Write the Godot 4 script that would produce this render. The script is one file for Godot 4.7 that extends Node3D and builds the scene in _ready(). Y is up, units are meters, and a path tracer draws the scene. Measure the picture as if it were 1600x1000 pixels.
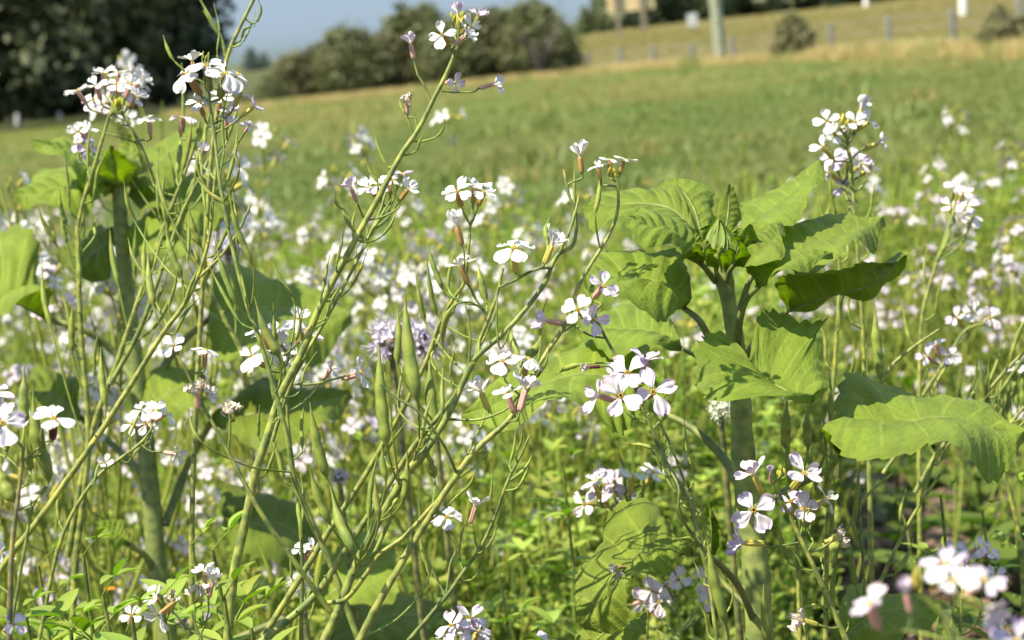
extends Node3D
# A flowering radish field with sunflowers in front of a mown meadow, fence, pole and trees.

const F := 3465.0            # focal length in photograph pixels (1600 wide)
var cam_basis: Basis
var cam_pos := Vector3(0, 0.95, 0)
var M := {}
var taken := {}
var sun_dir := Vector3(-0.45, 0.84, 0.25).normalized()
var rng := RandomNumberGenerator.new()
var noise := FastNoiseLite.new()

# ---------- mesh collector ----------
class MB:
	var v := PackedVector3Array()
	var n := PackedVector3Array()
	var c := PackedColorArray()
	var t := PackedVector2Array()
	var ix := PackedInt32Array()
	func tri(a: int, b: int, d: int) -> void:
		var g := (v[b] - v[a]).cross(v[d] - v[a])
		if g.dot(n[a] + n[b] + n[d]) > 0.0:
			ix.append(a); ix.append(d); ix.append(b)
		else:
			ix.append(a); ix.append(b); ix.append(d)
	func grid(p: PackedVector3Array, rows: int, cols: int, cols_c: PackedColorArray, uvs: PackedVector2Array, wrap := false, out_from = null) -> void:
		var at := v.size()
		for i in rows:
			for j in cols:
				var i0: int = maxi(i - 1, 0)
				var i1: int = mini(i + 1, rows - 1)
				var j0: int = (j - 1 + cols) % cols if wrap else maxi(j - 1, 0)
				var j1: int = (j + 1) % cols if wrap else mini(j + 1, cols - 1)
				var k := i * cols + j
				var nn := (p[i1 * cols + j] - p[i0 * cols + j]).cross(p[i * cols + j1] - p[i * cols + j0])
				if nn.length_squared() < 1e-20:
					nn = Vector3.UP
				nn = nn.normalized()
				if out_from != null and nn.dot(p[k] - out_from[i]) < 0.0:
					nn = -nn
				v.append(p[k]); n.append(nn); c.append(cols_c[k]); t.append(uvs[k])
		for i in rows - 1:
			for j in (cols if wrap else cols - 1):
				var a := at + i * cols + j
				var b := at + i * cols + (j + 1) % cols
				var d := a + cols
				var e := b + cols
				tri(a, b, d)
				tri(b, e, d)
	func quad(a: Vector3, b: Vector3, d: Vector3, e: Vector3, nn: Vector3, col: Color) -> void:
		var at := v.size()
		v.append(a); v.append(b); v.append(d); v.append(e)
		for k in 4:
			n.append(nn); c.append(col)
		t.append(Vector2(0, 0)); t.append(Vector2(1, 0)); t.append(Vector2(1, 1)); t.append(Vector2(0, 1))
		tri(at, at + 1, at + 2); tri(at, at + 2, at + 3)
	func face(a: Vector3, b: Vector3, d: Vector3, nn: Vector3, col: Color) -> void:
		var at := v.size()
		v.append(a); v.append(b); v.append(d)
		for k in 3:
			n.append(nn); c.append(col)
		t.append(Vector2(0, 0)); t.append(Vector2(1, 0)); t.append(Vector2(0.5, 1))
		tri(at, at + 1, at + 2)
	func box(lo: Vector3, hi: Vector3, col: Color) -> void:
		var m := (lo + hi) / 2.0
		for ax in 3:
			for s in [-1.0, 1.0]:
				var nn := Vector3.ZERO
				nn[ax] = s
				var u := (ax + 1) % 3
				var w := (ax + 2) % 3
				var q := []
				for k in [[-1, -1], [1, -1], [1, 1], [-1, 1]]:
					var p := m
					p[ax] = hi[ax] if s > 0 else lo[ax]
					p[u] = hi[u] if k[0] > 0 else lo[u]
					p[w] = hi[w] if k[1] > 0 else lo[w]
					q.append(p)
				quad(q[0], q[1], q[2], q[3], nn, col)
	func add(o: MB, x: Transform3D, tint := Color.WHITE) -> void:
		var at := v.size()
		var flip := x.basis.determinant() < 0.0
		for k in o.v.size():
			v.append(x * o.v[k]); n.append((x.basis * o.n[k]).normalized()); c.append(o.c[k] * tint); t.append(o.t[k])
		for k in range(0, o.ix.size(), 3):
			ix.append(at + o.ix[k])
			ix.append(at + o.ix[k + (2 if flip else 1)])
			ix.append(at + o.ix[k + (1 if flip else 2)])
	func mesh(shift := Vector3.ZERO) -> ArrayMesh:
		var a := []
		a.resize(Mesh.ARRAY_MAX)
		var w := v
		if shift != Vector3.ZERO:
			w = v.duplicate()
			for k in w.size():
				w[k] -= shift
		a[Mesh.ARRAY_VERTEX] = w
		a[Mesh.ARRAY_NORMAL] = n
		a[Mesh.ARRAY_COLOR] = c
		a[Mesh.ARRAY_TEX_UV] = t
		a[Mesh.ARRAY_INDEX] = ix
		var m := ArrayMesh.new()
		m.add_surface_from_arrays(Mesh.PRIMITIVE_TRIANGLES, a)
		return m

# ---------- placing ----------
func px(x: float, y: float, d: float) -> Vector3:      # the point seen at a pixel, d metres away
	return cam_pos + cam_basis * Vector3((x - 800.0) / F * d, -(y - 500.0) / F * d, -d)

func seen(p: Vector3) -> Vector3:
	var q := cam_basis.inverse() * (p - cam_pos)
	return Vector3(800.0 + q.x / -q.z * F, 500.0 - q.y / -q.z * F, -q.z)

func view_dir(x: float, y: float, z: float) -> Vector3:      # right, up, towards the viewer
	return (cam_basis * Vector3(x, y, z)).normalized()

func land(x: float, z: float) -> float:
	var r: float = smoothstep(46.0, 110.0, -z - 0.25 * x)
	var y: float = 0.55 * r * smoothstep(-6.0, 10.0, x)
	y += 0.2 * exp(-(pow(x - 0.52, 2) + pow(z + 2.75, 2)) / 0.55)
	if z > -20.0:
		y += 0.012 * noise.get_noise_2d(x * 90.0, z * 90.0) * smoothstep(-20.0, -8.0, z)
	return y

func ground_hit(x: float, y: float) -> Vector3:      # where the sight line of a pixel meets the ground
	var d := 30.0
	while d < 180.0:
		var q := px(x, y, d)
		if q.y <= land(q.x, q.z): return on_land(q)
		d += 0.25
	return on_land(px(x, y, 110.0))

func on_land(p: Vector3) -> Vector3:
	return Vector3(p.x, land(p.x, p.z), p.z)

func column_at(x: float, d: float) -> Vector3:      # the spot on the ground d metres off, below picture column x at eye level
	var q := px(x, 59.0 - (x - 754.0) * 0.105, d)
	return on_land(q)

# ---------- naming ----------
func numbered(s: String) -> String:
	if not taken.has(s):
		taken[s] = 0
		return s
	taken[s] += 1
	return "%s_%03d" % [s, taken[s]]

func thing(called: String, label: String, category: String, at := Vector3.ZERO, group := "") -> Node3D:
	var o := Node3D.new()
	o.name = numbered(called)
	add_child(o)
	o.position = at
	tag(o, label, category, group)
	return o

func tag(o: Node, label: String, category := "", group := "", kind := "") -> void:
	o.set_meta("label", label)
	if category: o.set_meta("category", category)
	if group: o.set_meta("group", group)
	if kind: o.set_meta("kind", kind)

func part(called: String, mb: MB, mat: Material, parent: Node3D, world_shift := true) -> MeshInstance3D:
	var o := MeshInstance3D.new()
	o.name = called
	o.mesh = mb.mesh(parent.position if world_shift else Vector3.ZERO)
	o.material_override = mat
	parent.add_child(o, true)
	return o

func subpart(called: String, mb: MB, mat: Material, holder: Node3D, plant: Node3D) -> MeshInstance3D:
	var o := MeshInstance3D.new()
	o.name = called
	o.mesh = mb.mesh(plant.position)
	o.material_override = mat
	holder.add_child(o, true)
	return o

func structure(called: String, mesh: Mesh, mat: Material, kind := "structure", label := "") -> MeshInstance3D:
	var o := MeshInstance3D.new()
	o.name = numbered(called)
	o.mesh = mesh
	o.material_override = mat
	o.set_meta("kind", kind)
	if label: o.set_meta("label", label)
	add_child(o)
	return o

func scatter(called: String, label: String, mesh: Mesh, mat: Material, where: Array, tints: Array) -> MultiMeshInstance3D:
	var mm := MultiMesh.new()
	mm.transform_format = MultiMesh.TRANSFORM_3D
	mm.use_colors = true
	mm.mesh = mesh
	mm.instance_count = where.size()
	for k in where.size():
		mm.set_instance_transform(k, where[k])
		mm.set_instance_color(k, tints[k])
	var o := MultiMeshInstance3D.new()
	o.name = numbered(called)
	o.multimesh = mm
	o.material_override = mat
	o.set_meta("kind", "stuff")
	o.set_meta("label", label)
	add_child(o)
	return o

# ---------- curves and tubes ----------
func spline(p: PackedVector3Array, per := 6) -> PackedVector3Array:
	var out := PackedVector3Array()
	var m := p.size()
	if m == 2:
		for k in per + 1:
			out.append(p[0].lerp(p[1], float(k) / per))
		return out
	for i in m - 1:
		var a := p[maxi(i - 1, 0)]
		var d := p[mini(i + 2, m - 1)]
		if i == 0: a = p[0] * 2.0 - p[1]
		if i == m - 2: d = p[m - 1] * 2.0 - p[m - 2]
		var tb := maxf(pow(p[i].distance_to(p[i + 1]), 0.5), 1e-4)
		var ta := -maxf(pow(p[i].distance_to(a), 0.5), 1e-4)
		var td := tb + maxf(pow(p[i + 1].distance_to(d), 0.5), 1e-4)
		for k in per:
			out.append(p[i].cubic_interpolate_in_time(p[i + 1], a, d, float(k) / per, tb, ta, td))
	out.append(p[m - 1])
	return out

func resampled(p: PackedVector3Array, count: int) -> PackedVector3Array:
	var s := spline(p, 8)
	var acc := PackedFloat32Array([0.0])
	for k in range(1, s.size()):
		acc.append(acc[k - 1] + s[k].distance_to(s[k - 1]))
	var out := PackedVector3Array()
	var j := 0
	for k in count:
		var want := acc[acc.size() - 1] * k / (count - 1)
		while j < s.size() - 2 and acc[j + 1] < want:
			j += 1
		var seg := maxf(acc[j + 1] - acc[j], 1e-9)
		out.append(s[j].lerp(s[j + 1], clampf((want - acc[j]) / seg, 0, 1)))
	return out

func tube(mb: MB, p: PackedVector3Array, r: PackedFloat32Array, sides: int, c0: Color, c1: Color, ridge := 0.0) -> void:
	var m := p.size()
	var pts := PackedVector3Array()
	var cl := PackedColorArray()
	var uv := PackedVector2Array()
	var dir := (p[1] - p[0]).normalized()
	var u := dir.cross(Vector3(0.31, 0.2, 0.93)).normalized()
	for i in m:
		var nd := (p[mini(i + 1, m - 1)] - p[maxi(i - 1, 0)]).normalized()
		u = (u - nd * u.dot(nd)).normalized()
		var w := nd.cross(u)
		var f := float(i) / (m - 1)
		for j in sides:
			var a := TAU * j / sides
			var rr := r[i] * (1.0 + (ridge * (1.0 if j % 2 == 0 else -1.0)))
			pts.append(p[i] + (u * cos(a) + w * sin(a)) * rr)
			var cc := c0.lerp(c1, f)
			if m > 12:
				var q := pts[pts.size() - 1] * 2600.0
				var g := noise.get_noise_3d(q.x, q.y * 0.35, q.z)
				var k := 1.0 + 0.38 * g
				cc = Color(cc.r * k, cc.g * k, cc.b * k)
				if g > 0.22: cc = cc.lerp(Color(0.26, 0.17, 0.10), minf((g - 0.22) * 1.4, 0.4))
			cl.append(cc)
			uv.append(Vector2(float(j) / sides, f * 8.0))
	mb.grid(pts, m, sides, cl, uv, true, p)

func taper(n: int, r0: float, r1: float) -> PackedFloat32Array:
	var out := PackedFloat32Array()
	for k in n:
		out.append(lerpf(r0, r1, float(k) / (n - 1)))
	return out

func pts3(a: Array, d: float) -> PackedVector3Array:      # [x, y, nearer or farther in metres, ...]
	var out := PackedVector3Array()
	for k in range(0, a.size(), 3):
		out.append(px(a[k], a[k + 1], d + a[k + 2]))
	return out

func vary(c: Color, by: float) -> Color:
	var s := 1.0 + rng.randf_range(-by, by)
	var w := rng.randf_range(-by, by) * 0.6
	return Color(c.r * (s + w), c.g * s, c.b * (s - w))

# ---------- materials ----------
func noise_image(seed_: int, freq: float, lo: float, hi: float, side := 256, warm := 0.0) -> ImageTexture:
	var f := FastNoiseLite.new()
	f.seed = seed_
	f.frequency = freq
	f.fractal_octaves = 4
	var g := f.get_seamless_image(side, side)
	var im := Image.create_empty(side, side, false, Image.FORMAT_RGB8)
	for y in side:
		for x in side:
			var k := g.get_pixel(x, y).r
			var s := lerpf(lo, hi, clampf((k - 0.25) * 2.0, 0, 1))
			im.set_pixel(x, y, Color(minf(s + warm * (k - 0.5), 1), s, minf(s - warm * (k - 0.5), 1)))
	return ImageTexture.create_from_image(im)

func leaf_picture() -> Array:      # colour and relief of a veined leaf: u runs along the midrib, v across
	var w := 512
	var h := 384
	var f := FastNoiseLite.new()
	f.frequency = 0.03
	f.fractal_octaves = 3
	var im := Image.create_empty(w, h, false, Image.FORMAT_RGB8)
	var hm := Image.create_empty(w, h, false, Image.FORMAT_RGB8)
	for y in h:
		var v := absf(y / (h - 1.0) * 2.0 - 1.0)
		var side := 0.37 if y * 2 > h else 0.0
		for x in w:
			var u := x / (w - 1.0)
			var lat := (u - v * 0.16 + 0.06 * v * v) * 8.5 + side
			var e := absf(lat - roundf(lat))
			var lv := exp(-pow(e * 26.0 * (0.5 + v), 2)) * (1.0 - smoothstep(0.72, 0.98, v)) * 0.75
			var lat2 := (v * 7.0 + lat * 0.6 + f.get_noise_2d(x, y) * 1.2)
			var e2 := absf(lat2 - roundf(lat2))
			var tv := exp(-pow(e2 * 13.0, 2)) * 0.22
			var mv := exp(-pow(v * (22.0 + 30.0 * u), 2))
			var vein := clampf(maxf(mv, lv) + tv * (1.0 - lv), 0, 1)
			var k := 0.80 + 0.10 * f.get_noise_2d(x * 0.35 + 90.0, y * 0.35) + 0.05 * f.get_noise_2d(x * 3.0, y * 3.0 + 40.0)
			im.set_pixel(x, y, Color(lerpf(k, 1.0, vein * 0.9), lerpf(k, 0.97, vein * 0.8), lerpf(k, 1.0, vein)))
			var z := 0.5 + 0.35 * minf(e * 2.0, 1.0) * sin(minf(v * 1.15, 1.0) * PI) - 0.3 * tv - 0.25 * mv + 0.08 * f.get_noise_2d(x * 1.0, y * 1.0)
			hm.set_pixel(x, y, Color(z, z, z))
	return [ImageTexture.create_from_image(im), ImageTexture.create_from_image(hm)]

func petal_picture(tip: Color, base: Color, strength: float) -> ImageTexture:
	var w := 128
	var im := Image.create_empty(w, w, false, Image.FORMAT_RGB8)
	var f := FastNoiseLite.new()
	f.frequency = 0.05
	for y in w:
		var v := y / (w - 1.0) * 2.0 - 1.0
		for x in w:
			var u := x / (w - 1.0)
			var lines := absf(sin(v * 15.0 * (1.0 - 0.35 * u) + f.get_noise_2d(x, y) * 1.5))
			var vein := pow(1.0 - lines, 3.0) * strength
			var c := base.lerp(tip, smoothstep(0.45, 1.0, u * 0.8 + absf(v) * 0.3))
			c = c * (1.0 - vein * 0.5)
			if u < 0.14: c = c.lerp(Color(0.95, 0.93, 0.6), (0.14 - u) / 0.14)
			im.set_pixel(x, y, Color(c.r, c.g, c.b))
	return ImageTexture.create_from_image(im)

func stuff_material(rough: float, back: Color, tex: Texture2D = null, tri := 0.0) -> StandardMaterial3D:
	var m := StandardMaterial3D.new()
	m.vertex_color_use_as_albedo = true
	m.roughness = rough
	m.cull_mode = BaseMaterial3D.CULL_DISABLED
	if back.r + back.g + back.b > 0.0:
		m.backlight_enabled = true
		m.backlight = back
	if tex:
		m.albedo_texture = tex
		if tri > 0.0:
			m.uv1_triplanar = true
			m.uv1_scale = Vector3.ONE * tri
	return m

func make_materials() -> void:
	var leafp := leaf_picture()
	M.leaf = stuff_material(0.55, Color(0.8, 0.92, 0.16), leafp[0])
	M.leaf.heightmap_enabled = true
	M.leaf.heightmap_texture = leafp[1]
	M.leaf.heightmap_scale = 0.3
	M.leaf.metallic_specular = 0.3
	M.weed = stuff_material(0.5, Color(0.65, 0.85, 0.15))
	M.stem = stuff_material(0.5, Color(0.12, 0.15, 0.04), noise_image(3, 0.025, 0.62, 1.0, 256, 0.3), 18.0)
	M.dark_leaf = stuff_material(0.7, Color(0.25, 0.3, 0.08))
	M.pod = stuff_material(0.5, Color(0.45, 0.55, 0.1), noise_image(4, 0.02, 0.8, 1.0, 256, 0.15), 22.0)
	M.pod.metallic_specular = 0.35
	M.weed.metallic_specular = 0.35
	M.sunstem = stuff_material(0.6, Color(0.1, 0.12, 0.03), noise_image(5, 0.03, 0.72, 1.0, 256, 0.2), 14.0)
	M.petal = stuff_material(0.6, Color(0.55, 0.55, 0.55), petal_picture(Color(0.83, 0.83, 0.84), Color(0.84, 0.84, 0.83), 0.3))
	M.lilac = stuff_material(0.6, Color(0.55, 0.5, 0.58), petal_picture(Color(0.80, 0.74, 0.82), Color(0.84, 0.83, 0.84), 0.35))
	M.violet = stuff_material(0.6, Color(0.5, 0.4, 0.6), petal_picture(Color(0.74, 0.68, 0.81), Color(0.82, 0.80, 0.84), 0.4))
	M.wilt = stuff_material(0.75, Color(0.4, 0.38, 0.33), petal_picture(Color(0.84, 0.8, 0.76), Color(0.92, 0.88, 0.8), 0.55))
	M.calyx = stuff_material(0.5, Color(0.3, 0.26, 0.08))
	M.far_leaf = stuff_material(0.6, Color(0.6, 0.65, 0.2))
	M.grass = stuff_material(0.55, Color(0.5, 0.62, 0.12))
	M.dry = stuff_material(0.7, Color(0.3, 0.25, 0.08))
	M.bark = stuff_material(0.9, Color.BLACK, noise_image(7, 0.03, 0.5, 1.0), 2.0)
	M.wood = stuff_material(0.85, Color.BLACK, noise_image(8, 0.02, 0.65, 1.0), 3.0)
	M.paint = stuff_material(0.6, Color.BLACK, noise_image(9, 0.01, 0.88, 1.0), 1.0)
	M.soil = stuff_material(0.95, Color.BLACK, noise_image(11, 0.02, 0.55, 1.0, 512, 0.1), 0.9)
	M.soil.heightmap_enabled = true
	M.soil.heightmap_texture = noise_image(12, 0.03, 0.0, 1.0, 512)
	M.soil.heightmap_scale = 3.0

# ---------- flowers ----------
var petals := {}       # opening angle and variant -> mesh, one unit across the open flower
var calyxes := {}
var small_flowers := []

func petal_shape(mb: MB, open: float, var_: int, rows: int, cols: int, crumple: float, col := Color.WHITE) -> void:
	var r := RandomNumberGenerator.new()
	r.seed = 100 + var_ * 17 + int(open)
	var curl := r.randf_range(-0.25, 0.5)
	var twist := r.randf_range(-0.35, 0.35)
	var ph := r.randf() * 6.0
	var wide := r.randf_range(0.88, 1.1)
	var at := Vector2(0.035, 0.0)
	var pos := [at]
	var angs := []
	var len_ := 0.56
	for i in rows:
		var u := float(i) / (rows - 1)
		var a := deg_to_rad(lerpf(6.0, open, smoothstep(0.05, 0.36, u))) + curl * maxf(u - 0.4, 0.0) * 1.6
		angs.append(a)
		if i < rows - 1:
			at += Vector2(sin(a), cos(a)) * len_ / (rows - 1)
			pos.append(at)
	var p := PackedVector3Array()
	var cl := PackedColorArray()
	var uv := PackedVector2Array()
	for i in rows:
		var u := float(i) / (rows - 1)
		var w := 0.03 + (0.138 if open < 101.0 else 0.185) * wide * smoothstep(0.2, 0.72, u)
		if u > 0.68: w *= sqrt(maxf(1.0 - pow((u - 0.68) / 0.335, 2.0), 0.0)) * 0.93 + 0.07
		for j in cols:
			var v := float(j) / (cols - 1) * 2.0 - 1.0
			var nrm := Vector3(-cos(angs[i]), 0, sin(angs[i]))
			var q := Vector3(pos[i].x, v * w, pos[i].y)
			q += Vector3(sin(angs[i]), 0, cos(angs[i])) * (-0.05 * (1.0 - absf(v)) * smoothstep(0.8, 1.0, u))
			var z := 0.10 * v * v * u * (0.5 - curl) + 0.028 * sin(7.0 * v + 5.0 * u + ph) * u + 0.016 * sin(19.0 * v + 6.0 * u + ph * 2.0) * u + twist * v * w * u
			z += crumple * (0.09 * sin(11.0 * v + 7.0 * u + ph) + 0.07 * sin(17.0 * u + ph + 3.0 * v))
			q += nrm * z
			if crumple > 0.0: q.y *= 1.0 - 0.45 * crumple * u
			p.append(q); cl.append(col); uv.append(Vector2(u, v * 0.5 + 0.5))
	mb.grid(p, rows, cols, cl, uv)

func petal_mesh(open: int, var_: int, crumple := 0.0) -> ArrayMesh:
	var key := "%d %d %.1f" % [open, var_, crumple]
	if not petals.has(key):
		var mb := MB.new()
		petal_shape(mb, open, var_, 13, 9, crumple)
		petals[key] = mb.mesh()
	return petals[key]

const CALYX := {"y": [Color(0.42, 0.42, 0.08), Color(0.5, 0.42, 0.08)], "b": [Color(0.3, 0.26, 0.08), Color(0.42, 0.2, 0.06)], "p": [Color(0.5, 0.36, 0.24), Color(0.52, 0.25, 0.24)], "d": [Color(0.12, 0.02, 0.03), Color(0.09, 0.012, 0.025)], "g": [Color(0.2, 0.26, 0.05), Color(0.26, 0.28, 0.07)]}

func calyx_shape(mb: MB, kind: String, sides: int, detail := true) -> void:
	var c0: Color = CALYX[kind][0]
	var c1: Color = CALYX[kind][1]
	if detail:
		for k in 4:      # four upright sepals, closed into a tube
			var a := TAU * (k + 0.5) / 4.0
			var o := Vector3(cos(a), sin(a), 0) * 0.034
			var p := PackedVector3Array()
			for z in [-0.44, -0.41, -0.33, -0.2, -0.08, 0.02, 0.07]:
				p.append(o * (1.0 + (0.5 if z > 0.0 else 0.0)) + Vector3(0, 0, z))
			tube(mb, p, PackedFloat32Array([0.018, 0.045, 0.056, 0.055, 0.05, 0.036, 0.004]), 6, c0, c1)
		for k in 6:
			var a := TAU * k / 6.0 + 0.4
			var o := Vector3(cos(a), sin(a), 0) * 0.03
			tube(mb, PackedVector3Array([o, o * 1.3 + Vector3(0, 0, 0.09), o * 1.4 + Vector3(0, 0, 0.115), o * 1.4 + Vector3(0, 0, 0.15), o * 1.4 + Vector3(0, 0, 0.17)]), PackedFloat32Array([0.006, 0.006, 0.018, 0.018, 0.003]), 5, Color(0.55, 0.5, 0.15), Color(0.72, 0.5, 0.06))
		tube(mb, PackedVector3Array([Vector3.ZERO, Vector3(0, 0, 0.1), Vector3(0, 0, 0.17)]), PackedFloat32Array([0.014, 0.012, 0.01]), 5, Color(0.4, 0.45, 0.1), Color(0.5, 0.5, 0.12))
	else:
		tube(mb, PackedVector3Array([Vector3(0, 0, -0.44), Vector3(0, 0, -0.38), Vector3(0, 0, -0.1), Vector3(0, 0, 0.08)]), PackedFloat32Array([0.02, 0.08, 0.08, 0.045]), sides, c0, c1)

func calyx_mesh(kind: String) -> ArrayMesh:
	if not calyxes.has(kind):
		var mb := MB.new()
		calyx_shape(mb, kind, 8)
		calyxes[kind] = mb.mesh()
	return calyxes[kind]

func petal_material(tint: String) -> Material:
	return {"w": M.petal, "l": M.lilac, "v": M.violet, "x": M.wilt}[tint]

func add_flower(plant: Node3D, centre: Vector3, normal: Vector3, across: float, open: int, tint: String, kind: String) -> Vector3:      # returns where its stalk meets it
	var z := normal.normalized()
	var x := z.cross(Vector3(0.3, 0.1, 0.9) if absf(z.z) < 0.9 else Vector3(0, 1, 0)).normalized()
	var b := Basis(x, z.cross(x), z).rotated(z, rng.randf() * TAU)
	var s := across
	var lift := 0.16
	var o := MeshInstance3D.new()
	o.name = "flower" if tint != "x" else "wilted_flower"
	o.mesh = calyx_mesh(kind)
	o.material_override = M.calyx
	o.transform = Transform3D(b.scaled_local(Vector3.ONE * s), centre - z * lift * s - plant.position)
	plant.add_child(o, true)
	var skew := rng.randf_range(-0.18, 0.18)
	for k in 4:
		if tint == "x" and k == 3 and rng.randf() < 0.4: continue
		var q := MeshInstance3D.new()
		q.name = "petal"
		var op := open + rng.randi_range(-2, 2) * 9
		q.mesh = petal_mesh(clampi(op, 6, 150), rng.randi() % 3, 0.9 if tint == "x" else 0.0)
		q.material_override = petal_material(tint)
		var a := TAU * k / 4.0 + (skew if k % 2 == 0 else -skew) + rng.randf_range(-0.12, 0.12)
		q.transform = Transform3D(Basis(Vector3(0, 0, 1), a).scaled(Vector3.ONE * rng.randf_range(0.82, 1.1)), Vector3.ZERO)
		o.add_child(q, true)
	return centre - z * (lift + 0.44) * s

func add_bud(mb: MB, at: Vector3, dir: Vector3, len_: float, col: Color) -> void:
	var d := dir.normalized()
	tube(mb, PackedVector3Array([at, at + d * len_ * 0.15, at + d * len_ * 0.5, at + d * len_ * 0.85, at + d * len_]), PackedFloat32Array([len_ * 0.06, len_ * 0.17, len_ * 0.22, len_ * 0.14, len_ * 0.02]), 7, col, col * 1.15)

# ---------- one radish plant traced from the picture ----------
class Plant:
	var root: Node3D
	var d: float
	var stems := []       # each: samples, radii, MB
	var base: Vector3
	var fl := 1.0

const STEM_G := Color(0.275, 0.36, 0.08)
const STEM_Y := Color(0.36, 0.41, 0.088)
const STEM_D := Color(0.17, 0.24, 0.058)
const POD_G := Color(0.27, 0.37, 0.075)

func plant(called: String, label: String, category: String, bx: float, d: float, group := "") -> Plant:
	var p := Plant.new()
	p.d = d
	p.base = on_land(px(bx, 1250.0, d))
	p.root = thing(called, label, category, p.base, group)
	return p

func stem(p: Plant, a: Array, r0: float, r1: float, col := STEM_G, rooted := -1) -> void:
	var q := pts3(a, p.d)
	var to_ground: bool = a[1] >= 985.0 if rooted < 0 else rooted == 1
	if to_ground:
		var low := q[0]
		var dirn := (q[0] - q[1]).normalized()
		var knee := low + dirn * 0.06
		var mid := knee.lerp(p.base, 0.5)
		mid.x = lerpf(knee.x, p.base.x, 0.7)
		mid.z = lerpf(knee.z, p.base.z, 0.7)
		var e := PackedVector3Array([p.base - Vector3(0, 0.02, 0), mid, knee])
		e.append_array(q)
		q = e
	var per := 5
	var s := spline(q, per)
	var m := s.size()
	var px_m := p.d / F
	var rr := PackedFloat32Array()
	var first := per * 3 if to_ground else 0
	for k in m:
		var f := clampf(float(k - first) / maxf(m - 1 - first, 1), 0, 1)
		var node := 1.0 + 0.10 * exp(-pow(fmod(k * 0.37, 1.0) * 6.0, 2.0))
		rr.append(lerpf(r0, r1, f) * 0.83 * px_m * node)
	var mb := MB.new()
	var c := vary(col, 0.1)
	tube(mb, s, rr, 10, c, c.lerp(STEM_Y, 0.35), 0.03)
	for k in range(first + 3, m - 2, 4):      # scars of fallen leaves and stalks
		if rng.randf() < 0.35:
			var dirn := Vector3(rng.randf_range(-1, 1), 0.4, rng.randf_range(-1, 1)).normalized()
			tube(mb, PackedVector3Array([s[k], s[k] + dirn * rr[k] * 1.7]), PackedFloat32Array([rr[k] * 0.5, rr[k] * 0.2]), 5, c, Color(0.45, 0.42, 0.2))
	p.stems.append([s, rr, mb, a.size()])

func nearest(p: Plant, to: Vector3) -> Array:
	var best := 1e9
	var got := []
	for i in p.stems.size():
		var s: PackedVector3Array = p.stems[i][0]
		for k in s.size():
			var e := s[k].distance_to(to)
			var cost := e + maxf(s[k].y - to.y + e * 0.35, 0.0) * 1.6
			if cost < best:
				best = cost
				got = [s[k], i, p.stems[i][1][k]]
	return got

func stalk(p: Plant, from: Array, to: Vector3, leave: Vector3, r: float, col: Color) -> void:
	var a: Vector3 = from[0]
	var gap := a.distance_to(to)
	var b := spline(PackedVector3Array([a, a.lerp(to, 0.4) + Vector3(0, -gap * 0.06, 0), to - leave.normalized() * gap * 0.22, to]), 4)
	tube(p.stems[from[1]][2], b, taper(b.size(), minf(r * 1.0, from[2]), r * 1.05), 6, col, col.lerp(STEM_Y, 0.4))

# x, y, depth change, facing right / up / viewer, size in picture pixels, opening angle, tint, calyx
func bloom(p: Plant, x: float, y: float, dd: float, nx: float, ny: float, nz: float, size: float, open := 85, tint := "w", kind := "b", with_stalk := true) -> void:
	var at := px(x, y, p.d + dd)
	var nn := view_dir(nx, ny, nz)
	var foot := add_flower(p.root, at, nn, size * 1.0 * (p.d + dd) / F, open, tint, kind)
	if with_stalk and p.stems.size():
		stalk(p, nearest(p, foot), foot, nn, 1.7 * p.d / F, vary(STEM_D if rng.randf() < 0.4 else STEM_G, 0.1))

# foot x, y; tip x, y; half width in pixels; optional bend (pixels, to the side) and where the stalk starts
func pod(p: Plant, bx: float, by: float, tx: float, ty: float, r: float, bend := 0.0, ax := -1.0, ay := -1.0, dd := 0.0) -> void:
	var a := px(bx, by, p.d + dd)
	var b := px(tx, ty, p.d + dd + rng.randf_range(-0.006, 0.01))
	var side := (cam_basis * Vector3(ty - by, tx - bx, 0)).normalized()
	var mid := a.lerp(b, 0.5) + side * bend * p.d / F
	var from := nearest(p, a) if ax < 0.0 else nearest(p, px(ax, ay, p.d))
	if not p.stems.size(): return
	var root_: Vector3 = from[0]
	var line := PackedVector3Array([root_, root_.lerp(a, 0.55) + (a - b).normalized() * root_.distance_to(a) * 0.1, a, mid, b])
	if root_.distance_to(a) < 0.003: line = PackedVector3Array([a - (b - a) * 0.04, a, mid, b])
	var s := resampled(line, 30)
	var acc := 0.0
	var total := 0.0
	for k in range(1, 30): total += s[k].distance_to(s[k - 1])
	var stalk_len := root_.distance_to(a)
	var rr := PackedFloat32Array()
	var w := r * 0.88 * p.d / F
	var beak := rng.randf_range(0.62, 0.75)
	var ph := rng.randf() * 6.0
	for k in 30:
		if k > 0: acc += s[k].distance_to(s[k - 1])
		var f := (acc - stalk_len) / maxf(total - stalk_len, 1e-6)
		var q := 0.0
		if f < 0.0: q = 1.6 * p.d / F * (1.0 + 0.6 * smoothstep(-0.06, 0.0, f))
		else:
			q = w * (smoothstep(-0.02, 0.16, f) * (1.0 - 0.62 * smoothstep(0.5, beak + 0.14, f)) * (1.0 - 0.72 * smoothstep(beak, 1.0, f)))
			q *= 1.0 + 0.085 * sin(f * 26.0 + ph) * (1.0 - smoothstep(0.5, 0.7, f))
			q = maxf(q, 0.7 * p.d / F)
		rr.append(q)
	var mb := MB.new()
	var c := vary(POD_G, 0.13)
	tube(mb, s, rr, 10, c, c.lerp(Color(0.34, 0.38, 0.085), 0.5), 0.02)
	part("seed_pod", mb, M.pod, p.root)

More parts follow.
